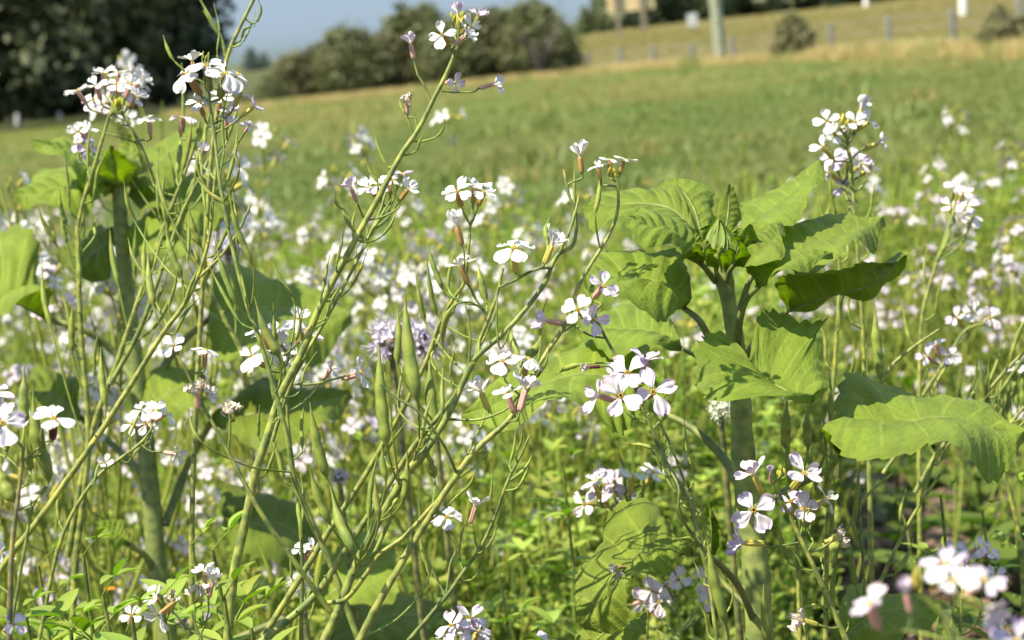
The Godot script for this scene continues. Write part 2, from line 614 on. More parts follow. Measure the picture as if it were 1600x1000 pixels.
func buds(p: Plant, x: float, y: float, dd: float, count: int, size: float, tone := Color(0.4, 0.42, 0.07)) -> void:
	for k in count:
		var at := px(x + rng.randf_range(-1, 1) * size * 0.9, y + rng.randf_range(-0.8, 0.4) * size, p.d + dd + rng.randf_range(-0.004, 0.004))
		var up := view_dir(rng.randf_range(-0.5, 0.5), 1.0, rng.randf_range(-0.2, 0.5))
		var mb := MB.new()
		add_bud(mb, at, up, size * 1.1 * p.d / F, vary(tone, 0.15))
		var from := nearest(p, at)
		stalk(p, from, at + up * 0.0005, up, 1.0 * p.d / F, STEM_G)
		part("bud", mb, M.pod, p.root)

func auto_pods(p: Plant, which: int, f0: float, f1: float, count: int, len_px: float, r: float) -> void:      # slim pods along a stem, turning round it
	var s: PackedVector3Array = p.stems[which][0]
	for k in count:
		var i := clampi(int(lerpf(f0, f1, (k + rng.randf() * 0.5) / count) * (s.size() - 1)), 0, s.size() - 1)
		var along := (s[mini(i + 1, s.size() - 1)] - s[maxi(i - 1, 0)]).normalized()
		var a := k * 2.4 + rng.randf() * 0.5
		var u := along.cross(view_dir(0, 0, 1)).normalized()
		var out := u * cos(a) + along.cross(u) * sin(a) * 0.7
		var foot := s[i] + (out * 0.8 + along * 0.5) * rng.randf_range(14, 26) * p.d / F
		var tip := foot + (out * 0.25 + along * 0.75 + Vector3(0, 0.35, 0)).normalized() * len_px * rng.randf_range(0.8, 1.35) * p.d / F
		var q := seen(foot)
		var w := seen(tip)
		pod(p, q.x, q.y, w.x, w.y, r * rng.randf_range(0.6, 0.95), rng.randf_range(-6, 6), seen(s[i]).x, seen(s[i]).y, q.z - p.d)

func grow(p: Plant) -> void:      # the stems become parts once every stalk is on them
	for i in p.stems.size():
		part("stem" if i == 0 else "branch", p.stems[i][2], M.stem, p.root)

# ---------- broad leaves: a sheet between a midrib and two toothed edges ----------
func blade(plant_: Node3D, d: float, mid: Array, left: Array, right: Array, col: Color, camber := 0.004, teeth := 15, petiole := [], pr := 4.0, called := "leaf", depth_row := 22) -> MeshInstance3D:
	var rows := teeth * 4 + 1
	var half := 9
	var mm := resampled(pts3(mid, d), rows)
	var ll := resampled(pts3(left, d), rows)
	var rt := resampled(pts3(right, d), rows)
	var p := PackedVector3Array()
	var cl := PackedColorArray()
	var uv := PackedVector2Array()
	var cols := half * 2 + 1
	var ph := rng.randf() * 6.0
	var c0 := vary(col, 0.06)
	for i in rows:
		var u := float(i) / (rows - 1)
		var saw := fmod(float(i), 4.0) / 4.0
		var grow_ := 1.0 + (0.13 * (0.9 - saw) if i > 3 and i < rows - 3 else 0.0) + 0.025 * sin(u * 19.0 + ph)
		var lw := (ll[i] - mm[i]) * grow_
		var rw := (rt[i] - mm[i]) * (1.0 + (0.13 * (0.9 - fmod(float(i + 2), 4.0) / 4.0) if i > 3 and i < rows - 3 else 0.0) + 0.025 * sin(u * 17.0 - ph))
		var along := mm[mini(i + 1, rows - 1)] - mm[maxi(i - 1, 0)]
		var nl := lw.cross(along).normalized()
		var nr := along.cross(rw).normalized()
		var wid := lw.length() + rw.length()
		for j in cols:
			var v := float(j - half) / half
			var w := lw if v < 0.0 else rw
			var nn := nl if v < 0.0 else nr
			if nn.dot(Vector3.UP) < 0.0 and absf(nn.dot(Vector3.UP)) > 0.15: nn = -nn
			var av := absf(v)
			var lat := (u - av * 0.16) * 8.5 + (0.37 if v > 0.0 else 0.0)
			var puff := (0.5 - absf(lat - roundf(lat))) * -1.0 + 0.25
			var h := camber * sin(av * PI) + (0.028 * puff * sin(minf(av * 1.1, 1.0) * PI) + 0.06 * sin(u * 14.0 + ph + v * 2.0) * av * av * av) * minf(wid, 0.12)
			p.append(mm[i] + w * av + nn * h)
			cl.append(c0)
			uv.append(Vector2(u, 0.5 + v * 0.5))
	var mb := MB.new()
	mb.grid(p, rows, cols, cl, uv)
	var o := part(called, mb, M.leaf, plant_)
	var rib := MB.new()
	var n := int(rows * 0.9)
	var rp := PackedVector3Array()
	for i in n: rp.append(mm[i])
	tube(rib, rp, taper(n, pr * 0.55 * d / F, 0.6 * d / F), 6, Color(0.26, 0.31, 0.09), Color(0.24, 0.3, 0.08))
	subpart("midrib", rib, M.sunstem, o, plant_)
	if petiole.size():
		var q := spline(pts3(petiole, d), 6)
		var pe := MB.new()
		tube(pe, q, taper(q.size(), pr * 0.85 * d / F, pr * 1.3 * d / F), 9, Color(0.2, 0.25, 0.07), Color(0.17, 0.22, 0.06))
		hairs(pe, q, pr * d / F, 60, 2.2 * d / F)
		subpart("petiole", pe, M.sunstem, o, plant_)
	return o

func hairs(mb: MB, s: PackedVector3Array, r: float, count: int, len_: float) -> void:
	for k in count:
		var i := rng.randi_range(0, s.size() - 2)
		var at := s[i].lerp(s[i + 1], rng.randf())
		var dirn := Vector3(rng.randf_range(-1, 1), rng.randf_range(-0.5, 0.5), rng.randf_range(-1, 1)).normalized()
		var side := dirn.cross(Vector3(0.2, 0.9, 0.4)).normalized() * len_ * 0.05
		mb.face(at + dirn * r * 0.9 + side, at + dirn * r * 0.9 - side, at + dirn * (r + len_), dirn, Color(0.5, 0.52, 0.3))

# ---------- clover-like sprigs ----------
func leaflet(mb: MB, at: Vector3, dir: Vector3, up: Vector3, len_: float, wid: float, col: Color, rows := 6) -> void:
	var d := dir.normalized()
	var side := d.cross(up).normalized()
	var nn := side.cross(d).normalized()
	var p := PackedVector3Array()
	var cl := PackedColorArray()
	var uv := PackedVector2Array()
	for i in rows:
		var u := float(i) / (rows - 1)
		var w := wid * 0.5 * pow(sin(PI * pow(clampf(u * 0.96 + 0.02, 0, 1), 0.85)), 0.8)
		for j in 3:
			var v := j - 1.0
			p.append(at + d * len_ * u + side * w * v + nn * (absf(v) * w * 0.45 - len_ * 0.22 * u * u))
			cl.append(col); uv.append(Vector2(u, v * 0.5 + 0.5))
	mb.grid(p, rows, 3, cl, uv)

func trefoil(mb: MB, at: Vector3, out: Vector3, len_: float, col: Color, rows := 6) -> void:
	var stalk_ := out.normalized() * len_ * 1.0
	var tip := at + stalk_ + Vector3(0, len_ * 0.3, 0)
	tube(mb, PackedVector3Array([at, at + stalk_ * 0.5 + Vector3(0, len_ * 0.2, 0), tip]), PackedFloat32Array([len_ * 0.03, len_ * 0.025, len_ * 0.02]), 4, col, col)
	var side := out.cross(Vector3.UP).normalized()
	for k in [-1.0, 0.0, 1.0]:
		var dd: Vector3 = (out.normalized() * (1.0 - absf(k) * 0.75) + side * k * 0.85 + Vector3(0, rng.randf_range(-0.15, 0.75), 0)).normalized()
		leaflet(mb, tip, dd, Vector3.UP, len_ * (1.0 if k else 1.12), len_ * 0.46, vary(col, 0.12), rows)

func _ready() -> void:
	# camera
	rng.seed = 20
	noise.seed = 5
	noise.frequency = 0.02
	cam_basis = Basis(Vector3.RIGHT, deg_to_rad(-7.3)) * Basis(Vector3.BACK, deg_to_rad(-6.0))
	var cam := Camera3D.new()
	cam.name = "camera"
	cam.fov = rad_to_deg(2.0 * atan(500.0 / F))
	cam.near = 0.05
	cam.far = 900.0
	cam.transform = Transform3D(cam_basis, cam_pos)
	var lens := CameraAttributesPhysical.new()
	lens.frustum_focal_length = 12.0 / (500.0 / F)
	lens.frustum_focus_distance = 1.04
	lens.exposure_aperture = 20.0
	lens.frustum_near = 0.05
	lens.frustum_far = 900.0
	cam.attributes = lens
	add_child(cam)
	cam.current = true
	# sky, sun, exposure
	var env := Environment.new()
	env.background_mode = Environment.BG_SKY
	var sky := Sky.new()
	var sm := ProceduralSkyMaterial.new()
	sm.sky_top_color = Color(0.54, 0.61, 0.69)
	sm.sky_horizon_color = Color(0.45, 0.505, 0.55)
	sm.sky_curve = 0.12
	sm.ground_horizon_color = Color(0.35, 0.38, 0.25)
	sm.ground_bottom_color = Color(0.2, 0.22, 0.12)
	sm.sun_angle_max = 1.0
	sky.sky_material = sm
	env.sky = sky
	env.background_energy_multiplier = 1.0
	env.tonemap_mode = Environment.TONE_MAPPER_LINEAR
	env.tonemap_exposure = 2.35
	env.sdfgi_enabled = true
	env.ssao_enabled = true
	env.ssil_enabled = true
	var we := WorldEnvironment.new()
	we.name = "world_environment"
	we.environment = env
	add_child(we)
	var sun := DirectionalLight3D.new()
	sun.name = "sun"
	sun.light_energy = 1.38
	sun.light_color = Color(1.0, 0.95, 0.85)
	sun.light_angular_distance = 0.5
	sun.shadow_enabled = true
	add_child(sun)
	sun.look_at_from_position(sun_dir * 50.0, Vector3.ZERO, Vector3.UP)

	make_materials()
	M.small = stuff_material(0.6, Color(0.5, 0.5, 0.5))
	ground()
	far_away()
	meadow()
	sunflower_right()
	sunflower_left()
	radishes()
	more_radishes()
	near_flowers()
	clover()
	phacelias()
	field_radishes()
	undergrowth()

# ---------- ground and everything beyond the field ----------
func ground() -> void:
	var mb := MB.new()
	var zs := [8.0, 4.0, 1.0, 0.0]
	var z := 0.0
	while z > -7.0: z -= 0.14; zs.append(z)
	while z > -30.0: z -= 1.0; zs.append(z)
	while z > -150.0: z -= 5.0; zs.append(z)
	for k in [-200.0, -300.0, -500.0, -800.0]: zs.append(k)
	var xs := []
	var x := -2.4
	while x <= 2.4: xs.append(x); x += 0.12
	for k in [3, 4, 5, 6.5, 8, 10, 13, 16, 20, 26, 34, 44, 60, 90, 150, 300, 600]: xs.append(float(k)); xs.push_front(-float(k))
	var p := PackedVector3Array()
	var cl := PackedColorArray()
	var uv := PackedVector2Array()
	var soil := Color(0.29, 0.20, 0.145)
	var turf := Color(0.17, 0.21, 0.045)
	for zz in zs:
		for xx in xs:
			p.append(Vector3(xx, land(xx, zz), zz))
			var g := smoothstep(4.0, 7.5, -zz + noise.get_noise_2d(xx * 40, zz * 40) * 1.5)
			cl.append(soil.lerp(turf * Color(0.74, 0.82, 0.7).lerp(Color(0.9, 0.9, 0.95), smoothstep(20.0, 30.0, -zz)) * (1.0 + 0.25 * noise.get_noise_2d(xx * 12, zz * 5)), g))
			uv.append(Vector2(xx, zz))
	mb.grid(p, zs.size(), xs.size(), cl, uv)
	M.ground = M.soil
	M.ground.uv1_scale = Vector3.ONE * 2.2
	M.ground.uv1_triplanar = true
	structure("ground", mb.mesh(), M.ground, "structure", "brown soil under the crop turning to green turf further off")
	# crumbs and clods of earth where the soil lies open
	var cm := MB.new()
	var r := RandomNumberGenerator.new()
	r.seed = 8
	for k in 8:
		var c := SphereMesh.new()
	var lump := clod_shape()
	var where := []
	var tint := []
	for k in 2600:
		var zz := r.randf_range(-5.2, -1.4)
		var xx := r.randf_range(-0.1, 0.34) * -zz
		var s := 0.006 + 0.03 * pow(r.randf(), 3.0)
		where.append(Transform3D(Basis.from_euler(Vector3(r.randf() * 6, r.randf() * 6, r.randf() * 6)).scaled(Vector3(s, s * 0.7, s)), Vector3(xx, land(xx, zz) + s * 0.2, zz)))
		var d := r.randf_range(0.6, 1.25)
		tint.append(Color(0.27 * d, 0.185 * d, 0.135 * d))
	scatter("soil_crumbs", "brown crumbs and clods on the bare patch of soil", lump, M.wood, where, tint)

func clod_shape() -> ArrayMesh:
	var mb := MB.new()
	var p := PackedVector3Array()
	var cl := PackedColorArray()
	var uv := PackedVector2Array()
	var o := PackedVector3Array()
	for i in 6:
		var a := PI * (i + 0.001) / 5.002
		o.append(Vector3.ZERO)
		for j in 8:
			var b := TAU * j / 8.0
			var d := Vector3(sin(a) * cos(b), cos(a), sin(a) * sin(b))
			p.append(d * (1.0 + 0.5 * noise.get_noise_3d(d.x * 60, d.y * 60, d.z * 60)))
			cl.append(Color.WHITE); uv.append(Vector2(j / 8.0, i / 5.0))
	mb.grid(p, 6, 8, cl, uv, true, o)
	return mb.mesh()

func crown(r: RandomNumberGenerator, w: float, h: float, bottom: float, leaves: int, size: float, col: Color) -> MB:
	var mb := MB.new()
	var blobs := []
	for k in 70:
		var f := r.randf()
		var wide := w * (0.35 + 0.65 * sin(PI * pow(f, 0.7))) * (1.0 - (0.45 if h > 3.0 else 0.12) * f)
		var a := r.randf() * TAU
		blobs.append([Vector3(cos(a) * wide * r.randf_range(0.2, 0.9), bottom + f * (h - bottom), sin(a) * wide * r.randf_range(0.2, 0.9)), r.randf_range(0.10, 0.26) * w, r.randf_range(0.8, 1.2)])
	for k in leaves:
		var b: Array = blobs[r.randi() % blobs.size()]
		var d := Vector3(r.randfn(), r.randfn() * 0.75, r.randfn()).normalized()
		var at: Vector3 = b[0] + d * b[1] * (0.2 + 1.0 * r.randf())
		if k % 5 < 2:
			var fz := r.randf()
			var rz := w * (0.3 + 0.62 * sin(PI * pow(fz, 0.7))) * (1.0 - (0.4 if h > 3.0 else 0.1) * fz) * sqrt(r.randf())
			var az := r.randf() * TAU
			at = Vector3(cos(az) * rz, bottom + fz * (h - bottom) * 0.95, sin(az) * rz)
		if at.y < 0.05: at.y = r.randf() * 0.4
		var nn := (d + Vector3(r.randf_range(-1, 1), r.randf_range(-0.4, 1), r.randf_range(-1, 1)) * 0.8).normalized()
		var u := nn.cross(Vector3(r.randf_range(-1, 1), r.randf_range(-1, 1), r.randf_range(-1, 1))).normalized()
		var v := nn.cross(u)
		var s := size * r.randf_range(0.6, 1.3)
		var c := col * lerpf(1.0, float(b[2]), 0.6) * r.randf_range(0.8, 1.2)
		mb.face(at - u * s * 0.45, at + u * s * 0.45, at + v * s, nn, Color(c.r, c.g, c.b))
		mb.face(at + u * s * 0.45, at - u * s * 0.45, at - v * s * 0.8, nn, Color(c.r, c.g, c.b))
	return mb

func trunk(r: RandomNumberGenerator, h: float, rad: float) -> MB:
	var mb := MB.new()
	var p := PackedVector3Array()
	for k in 9: p.append(Vector3(r.randf_range(-1, 1) * rad * k * 0.25, h * k / 8.0 - 0.1, r.randf_range(-1, 1) * rad * k * 0.25))
	tube(mb, p, taper(9, rad, rad * 0.2), 7, Color(0.16, 0.13, 0.1), Color(0.2, 0.17, 0.13))
	for k in 9:
		var i := 2 + k % 6
		var a := r.randf() * TAU
		var l := h * r.randf_range(0.18, 0.32)
		tube(mb, PackedVector3Array([p[i], p[i] + Vector3(cos(a) * l * 0.5, l * 0.25, sin(a) * l * 0.5), p[i] + Vector3(cos(a) * l, l * 0.65, sin(a) * l)]), PackedFloat32Array([rad * 0.4, rad * 0.25, rad * 0.08]), 5, Color(0.17, 0.14, 0.11), Color(0.2, 0.17, 0.13))
	return mb

func tree_kind(seed_: int, w: float, h: float, bottom: float, leaves: int, size: float, col: Color) -> Array:
	var r := RandomNumberGenerator.new()
	r.seed = seed_
	return [trunk(r, h * 0.9, w * 0.06).mesh(), crown(r, w, h, bottom, leaves, size, col).mesh()]

func put_tree(kind: Array, called: String, label: String, category: String, at: Vector3, scale_: float, turn: float, group: String) -> void:
	var t := thing(called, label, category, at, group)
	for k in 2:
		var o := MeshInstance3D.new()
		o.name = ["trunk", "crown"][k]
		o.mesh = kind[k]
		o.material_override = [M.bark, M.dark_leaf if called == "forest_tree" else M.far_leaf][k]
		t.add_child(o, true)
	t.scale = Vector3.ONE * scale_
	t.rotation.y = turn

func far_away() -> void:
	var r := RandomNumberGenerator.new()
	r.seed = 31
	var dark := [tree_kind(1, 1.9, 9.5, 0.3, 9000, 0.17, Color(0.068, 0.086, 0.034)), tree_kind(2, 2.1, 10.5, 0.4, 9500, 0.17, Color(0.058, 0.078, 0.034)), tree_kind(3, 1.7, 9.0, 0.2, 9000, 0.17, Color(0.085, 0.098, 0.036))]
	var words_ := ["tall dark forest tree at the shaded wood edge", "broad dark tree in the wood beside the field", "paler olive tree in the edge of the dark wood"]
	var spots := ["outermost past the frame edge", "second past the frame edge", "third past the frame edge", "just outside the frame edge", "first from the picture edge", "above the pale marker post", "next to the marker post", "behind the white flower heads", "in the middle of the wood", "before the last trees", "next to the open sky"]
	for k in 11:
		var at := column_at(-190.0 + k * 45.5 + r.randf_range(-8, 8), 51.0 + r.randf_range(-2, 3))
		put_tree(dark[k % 3], "forest_tree", "%s, %s" % [words_[k % 3], spots[k]], "tree", at, r.randf_range(0.95, 1.15), r.randf() * 6, "trees of the dark wood")
	for k in 11:
		var at := column_at(-205.0 + k * 45.0 + r.randf_range(-8, 8), 57.0 + r.randf_range(-1, 3))
		put_tree(dark[(k + 1) % 3], "forest_tree", "dark tree in the back row of the wood, %s" % spots[k], "tree", at, r.randf_range(1.0, 1.3), r.randf() * 6, "trees of the dark wood")
	var hedge := [tree_kind(4, 1.25, 1.75, 0.05, 6500, 0.075, Color(0.130, 0.148, 0.060)), tree_kind(5, 1.1, 1.6, 0.05, 6000, 0.075, Color(0.150, 0.145, 0.070)), tree_kind(6, 1.3, 1.9, 0.05, 6500, 0.08, Color(0.122, 0.140, 0.054))]
	var hs := [[418, 0.5, "low bush outside the row, next to the sky gap"], [455, 0.72, "first bush of the row, lowest at its end"], [500, 0.85, "second olive bush from the sky gap"], [548, 0.95, "rounded brownish bush in the row"], [600, 1.05, "bush behind the top of the tall radish stem"], [650, 1.1, "bush just under the highest radish flowers"], [700, 1.1, "bush in the middle of the row behind the drooping flower"], [745, 1.05, "greener bush beside the tall bush"], [790, 1.1, "dark green bush near the end of the row"], [835, 1.05, "last dark bush next to the green slope"], [872, 0.72, "small grey bush ending the row"]]
	for k in hs.size():
		put_tree(hedge[k % 3], "bush", hs[k][2], "bush", column_at(hs[k][0], 46.0 + (k % 3) * 0.7), hs[k][1] * (0.86 if k % 2 else 0.72), r.randf() * 6, "row of bushes along the field edge")
	# grey bare branches beside the last bush
	var bare := thing("dead_shrub", "bare grey branches in front of the last dark bush", "shrub", column_at(838, 45.0))
	var bm := MB.new()
	for k in 40:
		var a := r.randf() * TAU
		var l := r.randf_range(0.5, 1.25)
		var o := bare.position
		tube(bm, PackedVector3Array([o, o + Vector3(cos(a) * l * 0.2, l * 0.6, sin(a) * l * 0.2), o + Vector3(cos(a) * l * 0.5, l, sin(a) * l * 0.5)]), PackedFloat32Array([0.018, 0.011, 0.003]), 4, Color(0.22, 0.19, 0.17), Color(0.26, 0.22, 0.2))
	part("branches", bm, M.bark, bare)
	var low_bush := tree_kind(10, 0.36, 0.66, 0.0, 3200, 0.055, Color(0.20, 0.195, 0.095))
	for a in [[1236, 37.5, 1.2, "round dark bush standing in the dry grass by the fence"], [1556, 28.5, 0.95, "dark bush in the dry grass near the picture edge"], [1600, 29.0, 0.75, "partly hidden bush at the very edge of the picture"]]:
		put_tree(low_bush, "bush", a[3], "bush", column_at(a[0], a[1]), a[2], r.randf() * 6, "bushes in the dry grass")
	var farr := [tree_kind(7, 2.8, 6.5, 0.2, 3600, 0.32, Color(0.15, 0.185, 0.085)), tree_kind(9, 2.4, 7.5, 0.2, 3600, 0.32, Color(0.14, 0.165, 0.085))]
	var fx := [915, 938, 962, 990, 1030, 1065, 1100, 1140, 1180, 1220, 1260, 1300, 1345, 1395, 1440, 1490]
	var fw := ["end of the far tree line beside the sky", "low tree before the sign board", "tree under the yellow board", "tree behind the board posts", "tree next to the board", "tree behind the small white sign", "tree just before the utility pole", "tree just past the utility pole", "second tree past the pole", "third tree past the pole", "tree over the round bush", "tree above the fence post", "tree by the white marker post", "tree over the road bank", "tree over the white road post", "last tree over the road bank"]
	for k in fx.size():
		put_tree(farr[k % 2], "roadside_tree", "distant green tree across the road, %s" % fw[k], "tree", column_at(fx[k], 130.0 + r.randf_range(-4, 8)), (0.26 if k == 0 else 0.36 if k == 1 else 0.5 if k == 2 else r.randf_range(0.85, 1.05)), r.randf() * 6, "far trees across the road")
	var hazy := tree_kind(12, 5.0, 8.0, 0.0, 3000, 0.5, Color(0.13, 0.17, 0.17))
	# hazy wood seen through the sky gap
	for k in 2:
		put_tree(hazy, "distant_tree", "bluish distant tree in the sky gap, %s" % ["close to the wood", "close to the bushes"][k], "tree", column_at(392 + k * 20, 230.0), r.randf_range(0.2, 0.34), k, "hazy trees in the sky gap")
	# utility pole
	var pole := thing("utility_pole", "weathered grey green wooden pole leaning above the dry grass", "utility pole", column_at(1120, 40.5))
	var pm := MB.new()
	var pp := PackedVector3Array()
	for k in 12: pp.append(pole.position + Vector3(-0.004 * k, -0.1 + k * 0.7, 0))
	tube(pm, pp, taper(12, 0.112, 0.092), 14, Color(0.46, 0.50, 0.36), Color(0.46, 0.50, 0.38))
	part("shaft", pm, M.wood, pole)
	var cross_arm := MB.new()
	cross_arm.box(pole.position + Vector3(-1.1, 7.0, -0.2), pole.position + Vector3(1.0, 7.12, -0.11), Color(0.3, 0.3, 0.22))
	part("cross_arm", cross_arm, M.wood, pole)
	for s in [-0.95, -0.35, 0.8]:
		var im := MB.new()
		tube(im, PackedVector3Array([pole.position + Vector3(s, 7.12, -0.155), pole.position + Vector3(s, 7.2, -0.155), pole.position + Vector3(s, 7.28, -0.155)]), PackedFloat32Array([0.03, 0.045, 0.03]), 8, Color(0.3, 0.2, 0.15), Color(0.3, 0.2, 0.15))
		part("insulator", im, M.paint, pole)
	# fence with posts and wires
	var posts := [[880, 90, 47.0], [918, 82, 46.0], [968, 76, 45.0], [1020, 72, 44.0], [1080, 68, 43.0], [1143, 60, 41.5], [1218, 50, 39.5], [1297, 38, 37.5], [1387, 26, 35.0], [1487, 14, 32.0], [1592, -2, 29.5], [1720, -18, 27.0]]
	var fence := thing("wire_fence", "grey wooden posts with thin wires along the dry grass strip", "fence", column_at(880, 46.0))
	var tops := []
	for a in posts:
		var top := px(a[0], a[1], a[2])
		var foot := on_land(top)
		tops.append([foot, top])
		var fm := MB.new()
		tube(fm, PackedVector3Array([foot - Vector3(0, 0.1, 0), foot.lerp(top, 0.5), top, top + Vector3(0, 0.01, 0)]), PackedFloat32Array([0.047, 0.045, 0.043, 0.005]), 8, Color(0.27, 0.28, 0.28), Color(0.30, 0.31, 0.31))
		part("fence_post", fm, M.wood, fence)
	for f in [0.35, 0.65, 0.93]:
		var wm := MB.new()
		var line := PackedVector3Array()
		for q in tops: line.append(q[0].lerp(q[1], f) + Vector3(0, 0, 0.055))
		tube(wm, line, taper(line.size(), 0.008, 0.008), 4, Color(0.3, 0.3, 0.3), Color(0.3, 0.3, 0.3))
		part("wire", wm, M.paint, fence)
	# billboard on two posts
	var bb := thing("sign_board", "pale yellow board seen from behind on two wooden posts", "sign", column_at(984, 92.0))
	var lo := px(950, 21, 92.0)
	var hi := px(1017, -40, 92.0)
	var board := MB.new()
	board.box(Vector3(lo.x, lo.y, lo.z - 0.05), Vector3(hi.x, lo.y + 1.7, lo.z + 0.03), Color(0.78, 0.64, 0.36))
	part("board", board, M.paint, bb)
	for xx in [967, 1007]:
		var bp := MB.new()
		var foot := ground_hit(xx, 56)
		foot = on_land(px(xx, 50, 92.0))
		bp.box(Vector3(foot.x - 0.1, foot.y - 0.3, lo.z + 0.031), Vector3(foot.x + 0.1, lo.y + 1.6, lo.z + 0.2), Color(0.36, 0.31, 0.23))
		part("post", bp, M.wood, bb)
	# small white sign
	var ws := thing("road_sign", "small white sign on a thin post beside the far road", "sign", on_land(px(1082, 40, 85.0)))
	var face_ := px(1082, 31, 85.0)
	var wm2 := MB.new()
	wm2.box(face_ - Vector3(0.2, 0.25, 0.01), face_ + Vector3(0.2, 0.25, 0.01), Color(0.62, 0.64, 0.66))
	part("plate", wm2, M.paint, ws)
	var wp := MB.new()
	wp.box(Vector3(face_.x - 0.03, ws.position.y - 0.1, face_.z - 0.05), Vector3(face_.x + 0.03, face_.y + 0.2, face_.z - 0.012), Color(0.35, 0.35, 0.33))
	part("post", wp, M.wood, ws)
	var mk := [[1505, 26, -30, 34.5, 0.13, "stout white marker post on the bank by the far road", 0.75], [1353, 12, -26, 60.0, 0.11, "short white marker beyond the fence below the far trees", 0.72], [27, 207, 178, 43.5, 0.05, "pale marker post at the edge of the meadow before the wood", 0.42], [93, 197, 176, 43.5, 0.045, "thin grey stake in front of the dark wood", 0.3]]
	for a in mk:
		var foot := ground_hit(a[0], a[1])
		var top := px(a[0], a[2], seen(foot).z)
		var mt := thing("marker_post", a[5], "post", on_land(foot))
		var mm := MB.new()
		tube(mm, PackedVector3Array([foot, foot.lerp(top, 0.5), top, top + Vector3(0, 0.01, 0)]), PackedFloat32Array([a[4], a[4], a[4] * 0.95, 0.005]), 10, Color(a[6], a[6], a[6] * 0.98), Color(a[6], a[6], a[6]))
		part("shaft", mm, M.paint, mt)
	# the road as a thin pale line on top of the bank
	var rm := MB.new()
	for k in 30:
		var x0 := 2.0 + k * 4.0
		var a := Vector3(x0, land(x0, -98 + 0.12 * x0) + 0.02, -98 + 0.12 * x0)
		var b := Vector3(x0 + 4.0, land(x0 + 4.0, -98 + 0.12 * (x0 + 4.0)) + 0.02, -98 + 0.12 * (x0 + 4.0))
		rm.quad(a, b, b + Vector3(0, 0.06, -7), a + Vector3(0, 0.06, -7), Vector3.UP, Color(0.42, 0.36, 0.27))
	structure("road", rm.mesh(), M.paint, "structure", "pale gravel road along the top of the bank")

# ---------- meadow, dry grass ----------
func tuft(seed_: int, blades: int, h: float, spread: float, lean: float, wide: float, c0: Color, c1: Color) -> ArrayMesh:
	var r := RandomNumberGenerator.new()
	r.seed = seed_
	var mb := MB.new()
	for k in blades:
		var a := r.randf() * TAU
		var o := Vector3(cos(a), 0, sin(a)) * spread * sqrt(r.randf())
		var b := r.randf() * TAU
		var l := h * r.randf_range(0.5, 1.15)
		var d := Vector3(cos(b), 0, sin(b)) * l * lean * r.randf_range(0.3, 1.2)
		var side := Vector3(-sin(b), 0, cos(b)) * wide * r.randf_range(0.7, 1.3)
		var c := c0.lerp(c1, r.randf())
		var m := o + d * 0.35 + Vector3(0, l * 0.6, 0)
		var t := o + d + Vector3(0, l * (1.0 - 0.25 * lean), 0)
		var nn := (Vector3(d.z, 0, -d.x) + Vector3(0, 0.35, 0)).cross(Vector3.UP)
		nn = (side.cross(t - o)).normalized()
		if nn.y < 0: nn = -nn
		mb.quad(o - side, o + side, m + side * 0.8, m - side * 0.8, nn, c)
		mb.face(m - side * 0.8, m + side * 0.8, t, nn, c)
	return mb.mesh()

